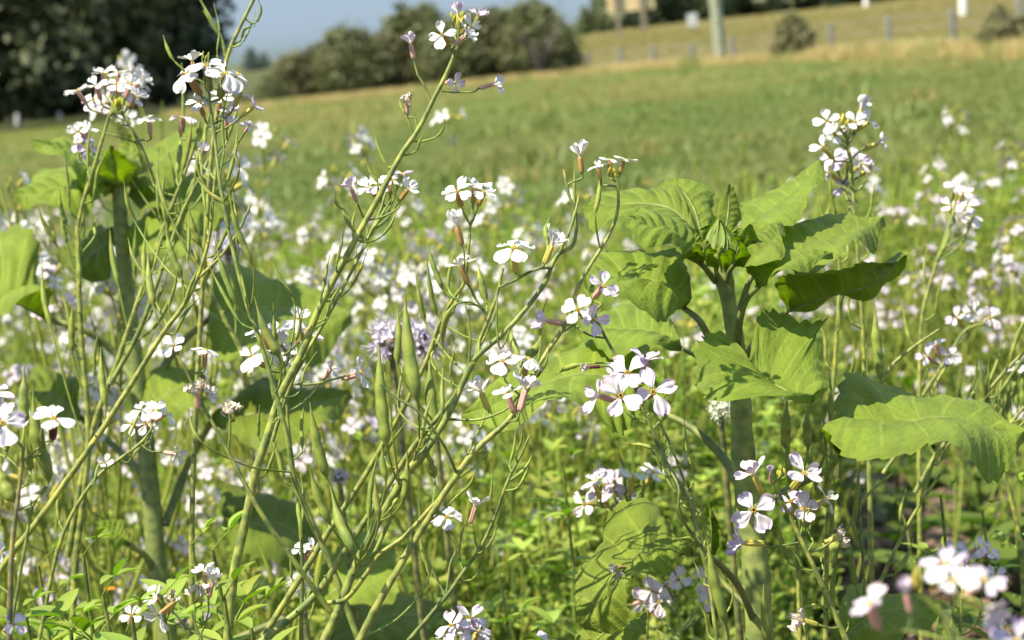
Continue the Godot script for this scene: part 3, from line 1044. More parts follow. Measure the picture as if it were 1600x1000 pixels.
func meadow() -> void:
	var r := RandomNumberGenerator.new()
	r.seed = 44
	var green := Color(0.198, 0.232, 0.052)
	var pale := Color(0.265, 0.262, 0.09)
	var kinds := [tuft(1, 46, 0.15, 0.2, 0.8, 0.0035, green, pale), tuft(2, 46, 0.12, 0.22, 1.0, 0.004, green, green * 1.3)]
	for k in 2:
		var where := []
		var tint := []
		for i in 11000:
			var d := 4.6 + 42.0 * pow(r.randf(), 0.72)
			var x := r.randf_range(-0.27, 0.27) * d
			var patch := noise.get_noise_2d(x * 14.0, d * 7.0)
			var s := r.randf_range(0.7, 1.3) * (1.0 + 0.5 * patch) * lerpf(1.0, 0.5, smoothstep(6, 22, d))
			where.append(Transform3D(Basis(Vector3.UP, r.randf() * TAU).scaled(Vector3(s * lerpf(1.0, 2.4, smoothstep(6, 30, d)), s * 0.8, s * lerpf(1.0, 2.4, smoothstep(6, 30, d)))), Vector3(x, land(x, -d), -d)))
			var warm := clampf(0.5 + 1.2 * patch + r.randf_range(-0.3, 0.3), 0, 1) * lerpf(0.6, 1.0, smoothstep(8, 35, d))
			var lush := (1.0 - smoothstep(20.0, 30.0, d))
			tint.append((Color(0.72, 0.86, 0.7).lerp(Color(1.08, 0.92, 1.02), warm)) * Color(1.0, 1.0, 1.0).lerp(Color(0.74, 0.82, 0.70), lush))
		scatter("meadow_grass", "short green grass of the mown meadow behind the crop", kinds[k], M.grass, where, tint)
	# taller weeds standing in the meadow
	var weeds := tuft(5, 26, 0.26, 0.16, 0.5, 0.005, Color(0.13, 0.18, 0.04), Color(0.2, 0.22, 0.06))
	var where5 := []
	var tint5 := []
	for i in 420:
		var d := 6.5 + 30.0 * pow(r.randf(), 1.1)
		var x := r.randf_range(-0.27, 0.27) * d
		if noise.get_noise_2d(x * 20.0 + 9.0, d * 9.0) < -0.05: continue
		where5.append(Transform3D(Basis(Vector3.UP, r.randf() * TAU).scaled(Vector3(1.3, 0.75, 1.3) * r.randf_range(0.5, 1.1)), Vector3(x, land(x, -d), -d)))
		tint5.append(Color(0.85, 1.0, 0.8) if r.randf() < 0.75 else Color(1.7, 1.05, 1.1))
	scatter("meadow_weeds", "darker taller weeds and brown seed heads dotted over the meadow", weeds, M.grass, where5, tint5)
	# bank beyond the fence
	var where2 := []
	var tint2 := []
	for i in 6000:
		var d := r.randf_range(47.0, 125.0)
		var x := d * r.randf_range(0.0, 0.27)
		where2.append(Transform3D(Basis(Vector3.UP, r.randf() * TAU).scaled(Vector3(2.6, 0.7, 2.6)), Vector3(x, land(x, -d), -d)))
		var f := r.randf_range(0.8, 1.1)
		tint2.append(Color(1.2 * f, 0.86 * f, 1.35 * f))
	scatter("bank_grass", "green grass on the bank beyond the fence", kinds[1], M.grass, where2, tint2)
	# golden dry grass along the edge
	var gold := tuft(3, 40, 0.55, 0.3, 0.35, 0.006, Color(0.44, 0.34, 0.125), Color(0.54, 0.45, 0.2))
	var where3 := []
	var tint3 := []
	for i in 4200:
		var x := r.randf_range(250.0, 1750.0)
		var d := (lerpf(44.5, 40.0, (x - 900.0) / 220.0) if x < 1120.0 else lerpf(40.0, 26.5, (x - 1120.0) / 480.0)) + r.randf_range(-0.6, 2.6)
		if x < 860: d = 44.5 + r.randf_range(-0.7, 1.2)
		var at := column_at(x, d)
		var s := r.randf_range(0.27, 0.55) * (0.85 if x < 860 else 1.0) * lerpf(0.75, 1.05, smoothstep(1100, 1400, x))
		where3.append(Transform3D(Basis(Vector3.UP, r.randf() * TAU).scaled(Vector3(s * 1.2, s, s * 1.2)), at))
		var g := noise.get_noise_2d(x * 0.8, d * 9.0)
		tint3.append(Color(1, 1, 1).lerp(Color(0.5, 0.75, 0.5), clampf(g * 1.8 + 0.12, 0, 0.9)))
	scatter("dry_grass", "tall golden dry grass along the fence and under the bushes", gold, M.dry, where3, tint3)
	# low dark weeds under the wood edge
	var where4 := []
	var tint4 := []
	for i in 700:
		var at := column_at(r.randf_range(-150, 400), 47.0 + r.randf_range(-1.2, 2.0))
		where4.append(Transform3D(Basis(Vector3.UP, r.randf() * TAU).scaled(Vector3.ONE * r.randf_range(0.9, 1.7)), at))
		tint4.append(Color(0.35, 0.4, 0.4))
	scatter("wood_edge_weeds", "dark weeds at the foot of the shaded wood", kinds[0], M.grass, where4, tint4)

# ---------- sunflowers ----------
const LEAF_C := Color(0.31, 0.43, 0.062)

func sunflower_right() -> void:
	var d := 1.12
	var base := on_land(px(1200, 1250, d))
	var t := thing("sunflower", "young green sunflower with unopened bud and big toothed leaves, standing clear over the radishes", "sunflower", base)
	var sp := spline(PackedVector3Array([base - Vector3(0, 0.02, 0), px(1205, 1220, d).lerp(base, 0.4), px(1188, 1000, d), px(1178, 860, d), px(1162, 720, d), px(1158, 640, d), px(1154, 560, d), px(1140, 480, d), px(1126, 405, d)]), 6)
	var mb := MB.new()
	var rr := PackedFloat32Array()
	for k in sp.size():
		var f := float(k) / (sp.size() - 1)
		rr.append(lerpf(23.0, 12.5, smoothstep(0.2, 0.95, f)) * d / F * (1.0 + 0.06 * sin(k * 1.3)) * (1.15 if k > sp.size() - 5 else 1.0))
	tube(mb, sp, rr, 16, Color(0.30, 0.37, 0.10), Color(0.27, 0.34, 0.09), 0.02)
	hairs(mb, sp, 15.0 * d / F, 900, 3.0 * d / F)
	part("stem", mb, M.sunstem, t)
	var c := LEAF_C
	# upper left, back, pointing away to the side
	blade(t, d, [1090, 372, 0.01, 1045, 325, 0.04, 985, 318, 0.05, 908, 330, 0.05], [1090, 370, 0.01, 1062, 306, 0.06, 1000, 290, 0.10, 950, 305, 0.09, 908, 330, 0.05], [1088, 374, 0.01, 1045, 352, 0.0, 985, 356, 0.01, 930, 350, 0.03, 908, 330, 0.05], c, 0.003, 13, [1090, 372, 0.01, 1108, 392, 0.0, 1124, 420, 0.0])
	# upright leaf behind the bud
	blade(t, d, [1096, 372, 0.02, 1086, 330, 0.04, 1068, 300, 0.06, 1048, 286, 0.08], [1092, 374, 0.02, 1070, 362, 0.02, 1040, 325, 0.05, 1034, 300, 0.08, 1048, 286, 0.08], [1098, 370, 0.02, 1114, 338, 0.05, 1104, 296, 0.08, 1078, 284, 0.09, 1048, 286, 0.08], c * 1.05, 0.003, 11, [1096, 372, 0.02, 1110, 395, 0.01, 1124, 425, 0.0])
	# front left, curled with its shaded face
	blade(t, d, [1076, 402, -0.03, 1050, 372, -0.045, 1018, 362, -0.05, 976, 352, -0.05], [1076, 400, -0.03, 1074, 366, -0.01, 1050, 342, 0.0, 1010, 338, -0.01, 976, 352, -0.05], [1074, 404, -0.03, 1056, 400, -0.06, 1032, 374, -0.075, 1000, 374, -0.08, 976, 352, -0.05], c, 0.005, 11, [1076, 402, -0.03, 1095, 412, -0.02, 1118, 440, 0.0])
	# lower left with the arched leaf stalk
	blade(t, d, [1068, 481, -0.03, 1040, 448, -0.03, 995, 436, -0.02, 915, 452, 0.0], [1068, 479, -0.03, 1072, 430, 0.0, 1048, 408, 0.03, 1005, 388, 0.05, 952, 396, 0.06, 915, 452, 0.0], [1066, 483, -0.03, 1040, 484, -0.07, 990, 480, -0.08, 945, 476, -0.06, 915, 452, 0.0], c, 0.006, 14, [1068, 481, -0.03, 1090, 498, -0.04, 1110, 530, -0.02, 1140, 565, 0.0], 5.0)
	# spike leaf behind the bud
	blade(t, d, [1132, 372, 0.04, 1138, 330, 0.05, 1140, 288, 0.06], [1126, 374, 0.04, 1118, 336, 0.05, 1140, 288, 0.06], [1142, 370, 0.04, 1156, 328, 0.06, 1140, 288, 0.06], c * 0.95, 0.002, 8)
	# upper right pair
	blade(t, d, [1150, 388, 0.070, 1182, 345, 0.080, 1225, 315, 0.090, 1288, 256, 0.110], [1150, 386, 0.070, 1162, 340, 0.110, 1182, 312, 0.130, 1235, 292, 0.130, 1288, 256, 0.110], [1152, 390, 0.070, 1190, 364, 0.050, 1216, 352, 0.040, 1262, 316, 0.060, 1284, 290, 0.080, 1288, 256, 0.110], c * 1.02, 0.004, 13, [1150, 388, 0.070, 1142, 410, 0.060, 1136, 445, 0.050])
	blade(t, d, [1208, 410, 0.040, 1250, 388, 0.040, 1310, 375, 0.050, 1384, 354, 0.080], [1206, 408, 0.040, 1220, 360, 0.100, 1258, 344, 0.130, 1320, 350, 0.120, 1384, 354, 0.080], [1208, 412, 0.040, 1250, 410, -0.010, 1300, 405, -0.020, 1350, 388, 0.010, 1384, 354, 0.080], c * 1.03, 0.006, 14, [1208, 410, 0.040, 1180, 425, 0.040, 1160, 470, 0.040, 1150, 520, 0.040], 4.5)
	blade(t, d, [1150, 412, -0.02, 1180, 402, -0.02, 1205, 384, -0.01, 1226, 356, 0.02], [1150, 410, -0.02, 1176, 376, 0.01, 1198, 358, 0.03, 1226, 356, 0.02], [1150, 414, -0.02, 1182, 420, -0.05, 1212, 400, -0.05, 1226, 356, 0.02], c * 0.95, 0.004, 9, [1150, 412, -0.02, 1140, 424, -0.01, 1134, 450, 0.0])
	# right, folded narrow leaf catching the light
	blade(t, d, [1186, 447, -0.035, 1215, 424, -0.04, 1255, 406, -0.04, 1302, 404, -0.03], [1186, 445, -0.035, 1170, 414, -0.01, 1205, 408, -0.01, 1262, 393, -0.02, 1302, 404, -0.03], [1188, 449, -0.035, 1210, 438, -0.06, 1250, 420, -0.06, 1302, 404, -0.03], c, 0.003, 11, [1186, 447, -0.035, 1168, 465, -0.03, 1156, 500, -0.02, 1152, 545, 0.0], 5.0)
	# right, drooping leaf showing its shaded underside
	blade(t, d, [1232, 485, 0.060, 1300, 462, 0.050, 1360, 446, 0.050, 1418, 398, 0.080], [1230, 482, 0.060, 1216, 446, 0.040, 1262, 424, 0.020, 1330, 420, 0.020, 1385, 410, 0.050, 1418, 398, 0.080], [1234, 488, 0.060, 1300, 474, 0.070, 1362, 456, 0.080, 1404, 436, 0.090, 1418, 398, 0.080], c * 0.9, 0.004, 15, [1232, 485, 0.060, 1205, 505, 0.070, 1172, 545, 0.060, 1158, 585, 0.040], 4.5)
	# front heart-shaped leaf turned to the viewer
	blade(t, d, [1168, 578, -0.06, 1192, 591, -0.065, 1226, 609, -0.075, 1270, 630, -0.085], [1170, 575, -0.06, 1180, 520, -0.03, 1196, 495, -0.02, 1230, 488, -0.01, 1262, 494, -0.015, 1290, 508, -0.03, 1272, 540, -0.045, 1284, 585, -0.07, 1294, 602, -0.08, 1270, 630, -0.085], [1166, 580, -0.06, 1157, 545, -0.05, 1136, 522, -0.045, 1110, 526, -0.05, 1092, 556, -0.06, 1097, 582, -0.075, 1122, 608, -0.09, 1165, 626, -0.10, 1215, 628, -0.10, 1270, 630, -0.085], c * 1.04, 0.004, 18, [1168, 578, -0.06, 1176, 566, -0.045, 1174, 545, -0.02, 1164, 560, -0.012, 1156, 600, 0.0], 4.5)
	# large leaf spread out low at the side
	blade(t, d, [1314, 714, -0.070, 1350, 682, -0.070, 1405, 664, -0.060, 1475, 652, -0.050, 1545, 668, -0.050, 1600, 690, -0.060], [1313, 712, -0.070, 1304, 664, -0.020, 1312, 630, 0.010, 1340, 601, 0.040, 1376, 602, 0.050, 1436, 626, 0.040, 1460, 622, 0.040, 1526, 642, 0.010, 1565, 672, -0.030, 1600, 690, -0.060], [1312, 716, -0.070, 1294, 674, -0.110, 1330, 690, -0.140, 1378, 704, -0.150, 1426, 717, -0.150, 1466, 712, -0.140, 1505, 714, -0.130, 1542, 724, -0.110, 1570, 730, -0.090, 1600, 690, -0.060], c * 1.02, 0.006, 18, [1314, 714, -0.070, 1285, 738, -0.080, 1240, 760, -0.070, 1172, 800, -0.060], 5.0)
	# low leaf at the front with its fold
	blade(t, d, [1078, 866, -0.06, 1025, 864, -0.07, 976, 884, -0.08, 940, 925, -0.085, 914, 984, -0.09], [1078, 864, -0.06, 1060, 850, -0.03, 1044, 812, 0.0, 1018, 795, 0.02, 988, 803, 0.02, 950, 832, 0.0, 922, 862, -0.03, 907, 905, -0.06, 907, 950, -0.08, 914, 984, -0.09], [1080, 868, -0.06, 1060, 876, -0.08, 1035, 884, -0.10, 1008, 896, -0.11, 993, 922, -0.115, 986, 950, -0.115, 975, 968, -0.11, 945, 986, -0.10, 914, 984, -0.09], c * 1.05, 0.005, 18, [1078, 866, -0.06, 1105, 868, -0.05, 1150, 910, -0.03, 1180, 975, 0.0], 4.5)
	# pale leaf behind, reaching far to the side on a thick stalk
	blade(t, d, [1036, 645, 0.08, 960, 594, 0.09, 890, 588, 0.09, 722, 666, 0.06], [1036, 643, 0.08, 1008, 545, 0.15, 955, 524, 0.17, 905, 546, 0.16, 840, 562, 0.14, 770, 612, 0.10, 722, 666, 0.06], [1034, 648, 0.08, 960, 652, 0.03, 890, 640, 0.02, 800, 656, 0.03, 722, 666, 0.06], c * 1.08, 0.006, 17, [1036, 645, 0.08, 1080, 668, 0.07, 1130, 715, 0.05, 1165, 780, 0.01], 6.5)
	blade(t, d, [1066, 545, 0.10, 1010, 518, 0.12, 900, 520, 0.14], [1066, 543, 0.10, 1030, 478, 0.16, 960, 478, 0.18, 900, 520, 0.14], [1066, 548, 0.10, 1010, 545, 0.08, 940, 545, 0.10, 900, 520, 0.14], c * 1.02, 0.005, 11, [1066, 545, 0.10, 1110, 570, 0.07, 1150, 620, 0.02])
	blade(t, d, [1110, 880, 0.01, 1112, 830, 0.0, 1106, 782, 0.0], [1108, 882, 0.01, 1092, 845, 0.01, 1106, 782, 0.0], [1112, 880, 0.01, 1126, 835, 0.0, 1106, 782, 0.0], c, 0.003, 8, [1110, 880, 0.01, 1130, 910, 0.01, 1170, 950, 0.0])
	blade(t, d, [900, 1030, -0.03, 950, 985, -0.02, 1012, 966, 0.0], [890, 1025, -0.03, 925, 975, 0.0, 1012, 966, 0.0], [910, 1050, -0.03, 990, 1010, -0.05, 1012, 966, 0.0], c * 1.03, 0.004, 9)
	blade(t, d, [1300, 1010, 0.1, 1370, 960, 0.1, 1480, 950, 0.1], [1295, 1000, 0.1, 1330, 930, 0.14, 1400, 925, 0.15, 1480, 950, 0.1], [1305, 1030, 0.1, 1400, 1010, 0.06, 1480, 950, 0.1], c, 0.004, 11, [1300, 1010, 0.1, 1250, 1010, 0.06, 1195, 1040, 0.0])
	# the unopened bud: cup of narrow green bracts inside short broad ones
	var head := MeshInstance3D.new()
	head.name = "flower_bud"
	var hb := MB.new()
	tube(hb, PackedVector3Array([px(1126, 408, d), px(1125, 398, d), px(1124, 384, d), px(1124, 370, d), px(1124, 362, d)]), PackedFloat32Array([0.005, 0.0075, 0.0075, 0.005, 0.001]), 12, Color(0.2, 0.25, 0.05), Color(0.24, 0.28, 0.06))
	head.mesh = hb.mesh(t.position)
	head.material_override = M.pod
	t.add_child(head, true)
	for k in 22:
		var a := TAU * k / 22.0 + rng.randf_range(-0.1, 0.1)
		var ring := 1.0 if k % 2 else 0.7
		var x := cos(a)
		var z := sin(a) * 0.012
		var bm := MB.new()
		var foot := px(1125 + x * 26 * ring, 396, d + z)
		var tip := px(1123 + x * 13 * ring + rng.randf_range(-4, 4), 346 + rng.randf_range(-4, 10), d + z * 0.5)
		leaflet(bm, foot, tip - foot, (foot - px(1125, 385, d)).normalized(), foot.distance_to(tip) * 1.15, 0.0042, vary(Color(0.22, 0.3, 0.055), 0.2), 7)
		subpart("bract", bm, M.weed, head, t)
	for a in [[1092, 400, 1082, 366, -0.02], [1105, 415, 1096, 375, -0.035], [1128, 425, 1118, 385, -0.04], [1146, 418, 1156, 376, -0.035], [1150, 400, 1176, 352, -0.01], [1100, 385, 1108, 350, 0.02], [1146, 385, 1158, 356, 0.02]]:
		blade(t, d, [a[0], a[1], a[4] * 0.6, (a[0] + a[2]) / 2.0, (a[1] + a[3]) / 2.0, a[4] * 1.25, a[2], a[3], a[4] * 1.2], [a[0] - 6, a[1], a[4] * 0.6, (a[0] + a[2]) / 2.0 - 19, (a[1] + a[3]) / 2.0 + 2, a[4] * 0.9, a[2], a[3], a[4] * 1.2], [a[0] + 6, a[1], a[4] * 0.6, (a[0] + a[2]) / 2.0 + 19, (a[1] + a[3]) / 2.0 + 2, a[4] * 0.9, a[2], a[3], a[4] * 1.2], LEAF_C * 1.1, 0.003, 7, [], 2.5, "bract_leaf")

func sunflower_left() -> void:
	var d := 1.62
	var base := on_land(px(275, 1200, d))
	var t := thing("sunflower", "soft-focus sunflower with thick stalk and drooping shaded leaves behind the white radishes", "sunflower", base)
	var sp := spline(PackedVector3Array([base - Vector3(0, 0.02, 0), px(262, 1000, d), px(246, 890, d), px(237, 790, d), px(226, 680, d), px(210, 560, d), px(197, 450, d), px(189, 360, d), px(185, 285, d)]), 6)
	var mb := MB.new()
	tube(mb, sp, taper(sp.size(), 17.5 * d / F, 11.0 * d / F), 14, Color(0.23, 0.29, 0.08), Color(0.24, 0.31, 0.08), 0.02)
	hairs(mb, sp, 20.0 * d / F, 500, 3.0 * d / F)
	part("stem", mb, M.sunstem, t)
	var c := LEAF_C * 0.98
	blade(t, d, [172, 275, -0.01, 125, 246, -0.03, 46, 228, -0.05], [172, 272, -0.01, 140, 238, 0.02, 95, 224, 0.0, 46, 228, -0.05], [172, 278, -0.01, 140, 285, -0.06, 112, 262, -0.07, 46, 228, -0.05], c * 1.15, 0.005, 11)
	blade(t, d, [172, 300, 0.0, 110, 292, -0.02, 22, 315, -0.04], [172, 297, 0.0, 125, 268, 0.06, 70, 280, 0.05, 22, 315, -0.04], [172, 303, 0.0, 120, 324, -0.08, 70, 330, -0.08, 22, 315, -0.04], c * 1.05, 0.006, 12)
	blade(t, d, [190, 290, -0.04, 175, 262, -0.07, 172, 228, -0.08], [186, 290, -0.04, 146, 268, -0.05, 172, 228, -0.08], [194, 290, -0.04, 212, 262, -0.06, 172, 228, -0.08], c * 1.2, 0.004, 9)
	blade(t, d, [186, 290, 0.02, 204, 256, 0.03, 205, 210, 0.04], [182, 290, 0.02, 180, 250, 0.04, 205, 210, 0.04], [190, 290, 0.02, 226, 258, 0.03, 205, 210, 0.04], c * 1.2, 0.004, 9)
	blade(t, d, [198, 290, 0.02, 248, 252, 0.05, 318, 205, 0.08], [196, 288, 0.02, 218, 242, 0.1, 262, 214, 0.12, 318, 205, 0.08], [200, 293, 0.02, 244, 296, 0.0, 296, 258, 0.03, 318, 205, 0.08], c, 0.005, 12)
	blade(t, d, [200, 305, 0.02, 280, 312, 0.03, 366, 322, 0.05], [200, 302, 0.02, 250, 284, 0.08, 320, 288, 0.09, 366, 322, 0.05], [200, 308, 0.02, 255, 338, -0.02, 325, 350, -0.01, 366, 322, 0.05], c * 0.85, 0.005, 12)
	blade(t, d, [200, 395, -0.02, 250, 368, -0.03, 318, 338, -0.02], [198, 392, -0.02, 208, 345, 0.01, 258, 318, 0.03, 318, 338, -0.02], [202, 398, -0.02, 250, 398, -0.06, 300, 384, -0.05, 318, 338, -0.02], c * 1.05, 0.004, 11)
	blade(t, d, [74, 499, 0.0, 15, 470, 0.0, -90, 450, 0.0], [74, 496, 0.0, 60, 430, 0.04, 54, 380, 0.07, 0, 372, 0.09, -90, 450, 0.0], [74, 502, 0.0, 66, 452, -0.06, 36, 452, -0.08, 0, 494, -0.08, -90, 450, 0.0], c * 1.05, 0.006, 14, [74, 499, 0.0, 130, 515, 0.0, 180, 552, 0.01, 212, 600, 0.0], 5.5)
	blade(t, d, [325, 500, 0.05, 410, 482, 0.06, 550, 505, 0.05], [325, 496, 0.05, 338, 436, 0.11, 390, 428, 0.14, 460, 442, 0.12, 550, 505, 0.05], [325, 504, 0.05, 345, 545, -0.02, 420, 560, -0.04, 500, 552, 0.0, 550, 505, 0.05], c * 1.0, 0.008, 15, [325, 500, 0.05, 280, 540, 0.03, 232, 610, 0.0], 5.5)
	blade(t, d, [226, 642, -0.02, 268, 612, -0.03, 322, 592, -0.02], [226, 639, -0.02, 238, 590, 0.01, 285, 575, 0.02, 322, 592, -0.02], [228, 645, -0.02, 270, 660, -0.05, 305, 640, -0.05, 322, 592, -0.02], c * 1.0, 0.005, 11)
	blade(t, d, [330, 660, 0.0, 430, 640, 0.0, 552, 622, 0.02], [330, 657, 0.0, 380, 612, 0.06, 460, 604, 0.08, 552, 622, 0.02], [330, 663, 0.0, 390, 690, -0.05, 480, 682, -0.06, 552, 622, 0.02], c * 0.85, 0.006, 13, [330, 660, 0.0, 292, 730, 0.02, 258, 820, 0.0], 5.5)
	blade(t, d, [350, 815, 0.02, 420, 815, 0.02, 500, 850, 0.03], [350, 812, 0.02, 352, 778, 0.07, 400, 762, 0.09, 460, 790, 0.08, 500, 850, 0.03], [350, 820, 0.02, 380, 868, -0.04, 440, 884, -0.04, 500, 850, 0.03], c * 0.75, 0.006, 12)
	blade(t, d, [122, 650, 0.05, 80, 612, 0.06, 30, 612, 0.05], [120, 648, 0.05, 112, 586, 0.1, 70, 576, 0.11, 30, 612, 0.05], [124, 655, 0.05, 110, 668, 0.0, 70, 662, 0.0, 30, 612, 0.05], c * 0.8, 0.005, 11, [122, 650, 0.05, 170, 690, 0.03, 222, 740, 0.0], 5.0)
	blade(t, d, [200, 850, -0.02, 160, 826, -0.02, 150, 830, -0.02], [200, 846, -0.02, 185, 815, 0.01, 150, 822, -0.02], [200, 855, -0.02, 176, 850, -0.04, 150, 830, -0.02], c * 1.1, 0.004, 7, [200, 850, -0.02, 228, 870, -0.01, 246, 905, 0.0], 5.0)
	blade(t, d, [490, 945, 0.0, 550, 905, 0.0, 618, 858, 0.02], [488, 940, 0.0, 505, 868, 0.06, 570, 845, 0.07, 618, 858, 0.02], [492, 950, 0.0, 560, 950, -0.05, 610, 920, -0.04, 618, 858, 0.02], c * 1.1, 0.005, 12, [490, 945, 0.0, 400, 985, 0.0, 275, 1040, 0.0], 5.0)
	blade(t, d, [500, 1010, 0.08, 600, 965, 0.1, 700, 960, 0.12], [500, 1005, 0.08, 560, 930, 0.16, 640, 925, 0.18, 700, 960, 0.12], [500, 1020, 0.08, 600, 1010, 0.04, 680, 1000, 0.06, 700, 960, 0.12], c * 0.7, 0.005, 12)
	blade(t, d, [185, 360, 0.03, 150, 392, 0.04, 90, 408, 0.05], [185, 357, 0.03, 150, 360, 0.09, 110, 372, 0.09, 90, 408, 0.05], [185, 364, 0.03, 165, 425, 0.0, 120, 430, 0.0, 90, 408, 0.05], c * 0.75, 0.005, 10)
	var head := MB.new()
	tube(head, PackedVector3Array([px(184, 292, d), px(184, 280, d), px(184, 262, d), px(184, 248, d), px(184, 240, d)]), PackedFloat32Array([0.007, 0.014, 0.017, 0.013, 0.002]), 12, Color(0.2, 0.25, 0.05), Color(0.3, 0.33, 0.07))
	part("flower_bud", head, M.pod, t)

# ---------- radish plants traced one by one ----------
func radishes() -> void:
	var p: Plant
	# the large branching plant in the middle
	p = plant("radish_plant", "large sharp radish plant with thick crossing stems, fat green pods and white flowers", "radish plant", 520, 1.0)
	stem(p, [507, 1000, 0, 530, 950, 0, 555, 885, 0, 582, 832, -0.004, 635, 740, -0.008, 670, 697, -0.01, 702, 645, -0.01, 737, 567, -0.012], 9.0, 5.5)
	stem(p, [412, 1000, 0.02, 492, 931, 0.018, 540, 860, 0.012, 585, 792, 0.01, 617, 742, 0.008, 655, 686, 0.004, 712, 617, 0.0, 740, 566, -0.005, 749, 534, -0.005, 776, 463, -0.005, 786, 419, -0.005], 7.5, 2.6)
	stem(p, [405, 1005, 0.03, 475, 893, 0.03, 520, 820, 0.03, 566, 750, 0.03, 617, 662, 0.025, 637, 625, 0.02, 671, 552, 0.02, 685, 511, 0.018, 708, 467, 0.015, 725, 443, 0.012, 731, 400, 0.01, 735, 352, 0.01], 6.5, 2.5, STEM_Y)
	stem(p, [562, 1000, -0.02, 590, 945, -0.02, 625, 884, -0.02, 662, 822, -0.02, 712, 745, -0.02, 745, 702, -0.02, 800, 650, -0.02, 827, 596, -0.015, 858, 545, -0.01, 885, 504, -0.008, 905, 445, -0.005, 957, 356, 0.0, 966, 322, 0.0, 965, 285, 0.0], 7.5, 2.6, STEM_Y)
	stem(p, [739, 562, -0.012, 800, 507, -0.014, 848, 447, -0.014, 871, 399, -0.012, 894, 384, -0.012, 900, 362, -0.012, 900, 335, -0.012, 889, 305, -0.012, 881, 265, -0.01], 5.0, 2.6, STEM_G)
	stem(p, [872, 400, -0.012, 888, 366, -0.014, 897, 340, -0.014, 905, 305, -0.012], 3.2, 2.2)
	stem(p, [513, 942, -0.005, 540, 936, -0.01, 575, 893, -0.015, 595, 865, -0.018, 630, 840, -0.02, 670, 797, -0.02, 700, 765, -0.02, 720, 735, -0.02], 4.5, 4.0, STEM_Y)
	stem(p, [517, 957, -0.02, 476, 900, -0.025, 404, 796, -0.03, 372, 736, -0.03, 340, 675, -0.03, 312, 624, -0.03, 290, 578, -0.03], 5.5, 2.4)
	stem(p, [560, 1000, 0.015, 520, 890, 0.015, 485, 812, 0.014, 460, 750, 0.012, 450, 690, 0.01, 425, 595, 0.01, 400, 515, 0.01, 390, 490, 0.01, 366, 400, 0.012, 345, 295, 0.015, 336, 220, 0.02, 328, 160, 0.02, 325, 120, 0.02], 6.5, 2.5)
	stem(p, [862, 418, -0.014, 840, 420, -0.016, 800, 440, -0.01, 780, 449, -0.008], 3.0, 2.4, STEM_D)
	stem(p, [760, 490, 0.0, 745, 470, 0.0, 735, 450, 0.0, 728, 438, 0.0], 2.6, 2.0, STEM_D)
	stem(p, [732, 575, -0.012, 735, 520, -0.015, 726, 470, -0.015], 2.6, 1.4)
	stem(p, [800, 507, -0.014, 782, 545, -0.016, 776, 490, -0.016, 778, 448, -0.014], 2.4, 1.6, STEM_D)
	stem(p, [715, 742, -0.02, 690, 690, -0.03, 650, 640, -0.035, 620, 622, -0.035, 594, 601, -0.035], 2.8, 1.6, STEM_D)
	stem(p, [700, 655, -0.012, 750, 655, -0.02, 790, 640, -0.02, 812, 618, -0.02], 2.6, 1.8)
	stem(p, [312, 624, -0.03, 300, 600, -0.032, 288, 572, -0.032, 278, 556, -0.032], 2.6, 2.0, STEM_D)
	stem(p, [356, 705, -0.03, 360, 670, -0.03, 358, 645, -0.03], 2.2, 1.8)
	# big pods
	pod(p, 605, 700, 592, 536, 10.5, 3, 622, 742, -0.03)
	pod(p, 653, 629, 632, 455, 11.5, 4, 655, 686, -0.025)
	pod(p, 622, 572, 620, 473, 6.5, -2, 640, 622, -0.005)
	pod(p, 678, 682, 671, 545, 10.5, 2, 690, 715, 0.02)
	pod(p, 512, 748, 484, 628, 9.5, 4, 536, 852, -0.02)
	pod(p, 518, 822, 482, 724, 7.5, 4, 540, 858, -0.015)
	pod(p, 553, 864, 516, 760, 9.0, 5, 568, 890, -0.03)
	pod(p, 685, 495, 667, 402, 4.5, 4, 690, 505, 0.0)
	pod(p, 665, 505, 650, 430, 5.0, 2, 668, 552, 0.01)
	pod(p, 698, 458, 664, 365, 4.5, 5, 706, 468, 0.0)
	pod(p, 705, 482, 692, 548, 6.0, -6, 703, 470, -0.03)
	pod(p, 759, 470, 747, 412, 7.0, 2, 762, 490, 0.02)
	pod(p, 820, 560, 846, 522, 8.0, -6, 815, 590, 0.02)
	pod(p, 809, 553, 797, 508, 6.0, 3, 808, 600, 0.03)
	pod(p, 612, 670, 601, 582, 4.5, 2, 632, 735, -0.02)
	pod(p, 691, 645, 692, 575, 4.0, 1, 694, 664, -0.03)
	pod(p, 603, 752, 597, 698, 6.0, 2, 598, 868, -0.02)
	pod(p, 592, 812, 586, 742, 6.0, 2, 597, 864, -0.03)
	pod(p, 628, 785, 636, 700, 6.5, -4, 600, 804, -0.02)
	pod(p, 679, 745, 664, 690, 9.0, 4, 690, 775, 0.015)
	pod(p, 671, 897, 655, 825, 5.5, 3, 695, 930, 0.06)
	pod(p, 314, 690, 294, 641, 3.5, 4, 352, 718, -0.02)
	pod(p, 930, 335, 936, 270, 4.5, -3, 904, 362, -0.01)
	pod(p, 897, 330, 899, 249, 2.8, 1, 890, 372, 0.0)
	pod(p, 396, 420, 356, 292, 5.5, 6, 386, 470, 0.0)
	pod(p, 372, 480, 333, 365, 5.5, 4, 392, 500, 0.0)
	pod(p, 352, 320, 302, 272, 3.5, 4, 352, 330, 0.0)
	pod(p, 374, 262, 373, 218, 3.2, 6, 352, 300, 0.0)
	pod(p, 437, 560, 397, 462, 8.0, 5, 428, 600, -0.02)
	pod(p, 459, 470, 423, 403, 4.5, 3, 430, 610, 0.02)
	pod(p, 762, 705, 722, 722, 3.0, -4, 745, 705, 0.0)
	pod(p, 855, 378, 858, 340, 5.0, 4, 864, 400, 0.0)
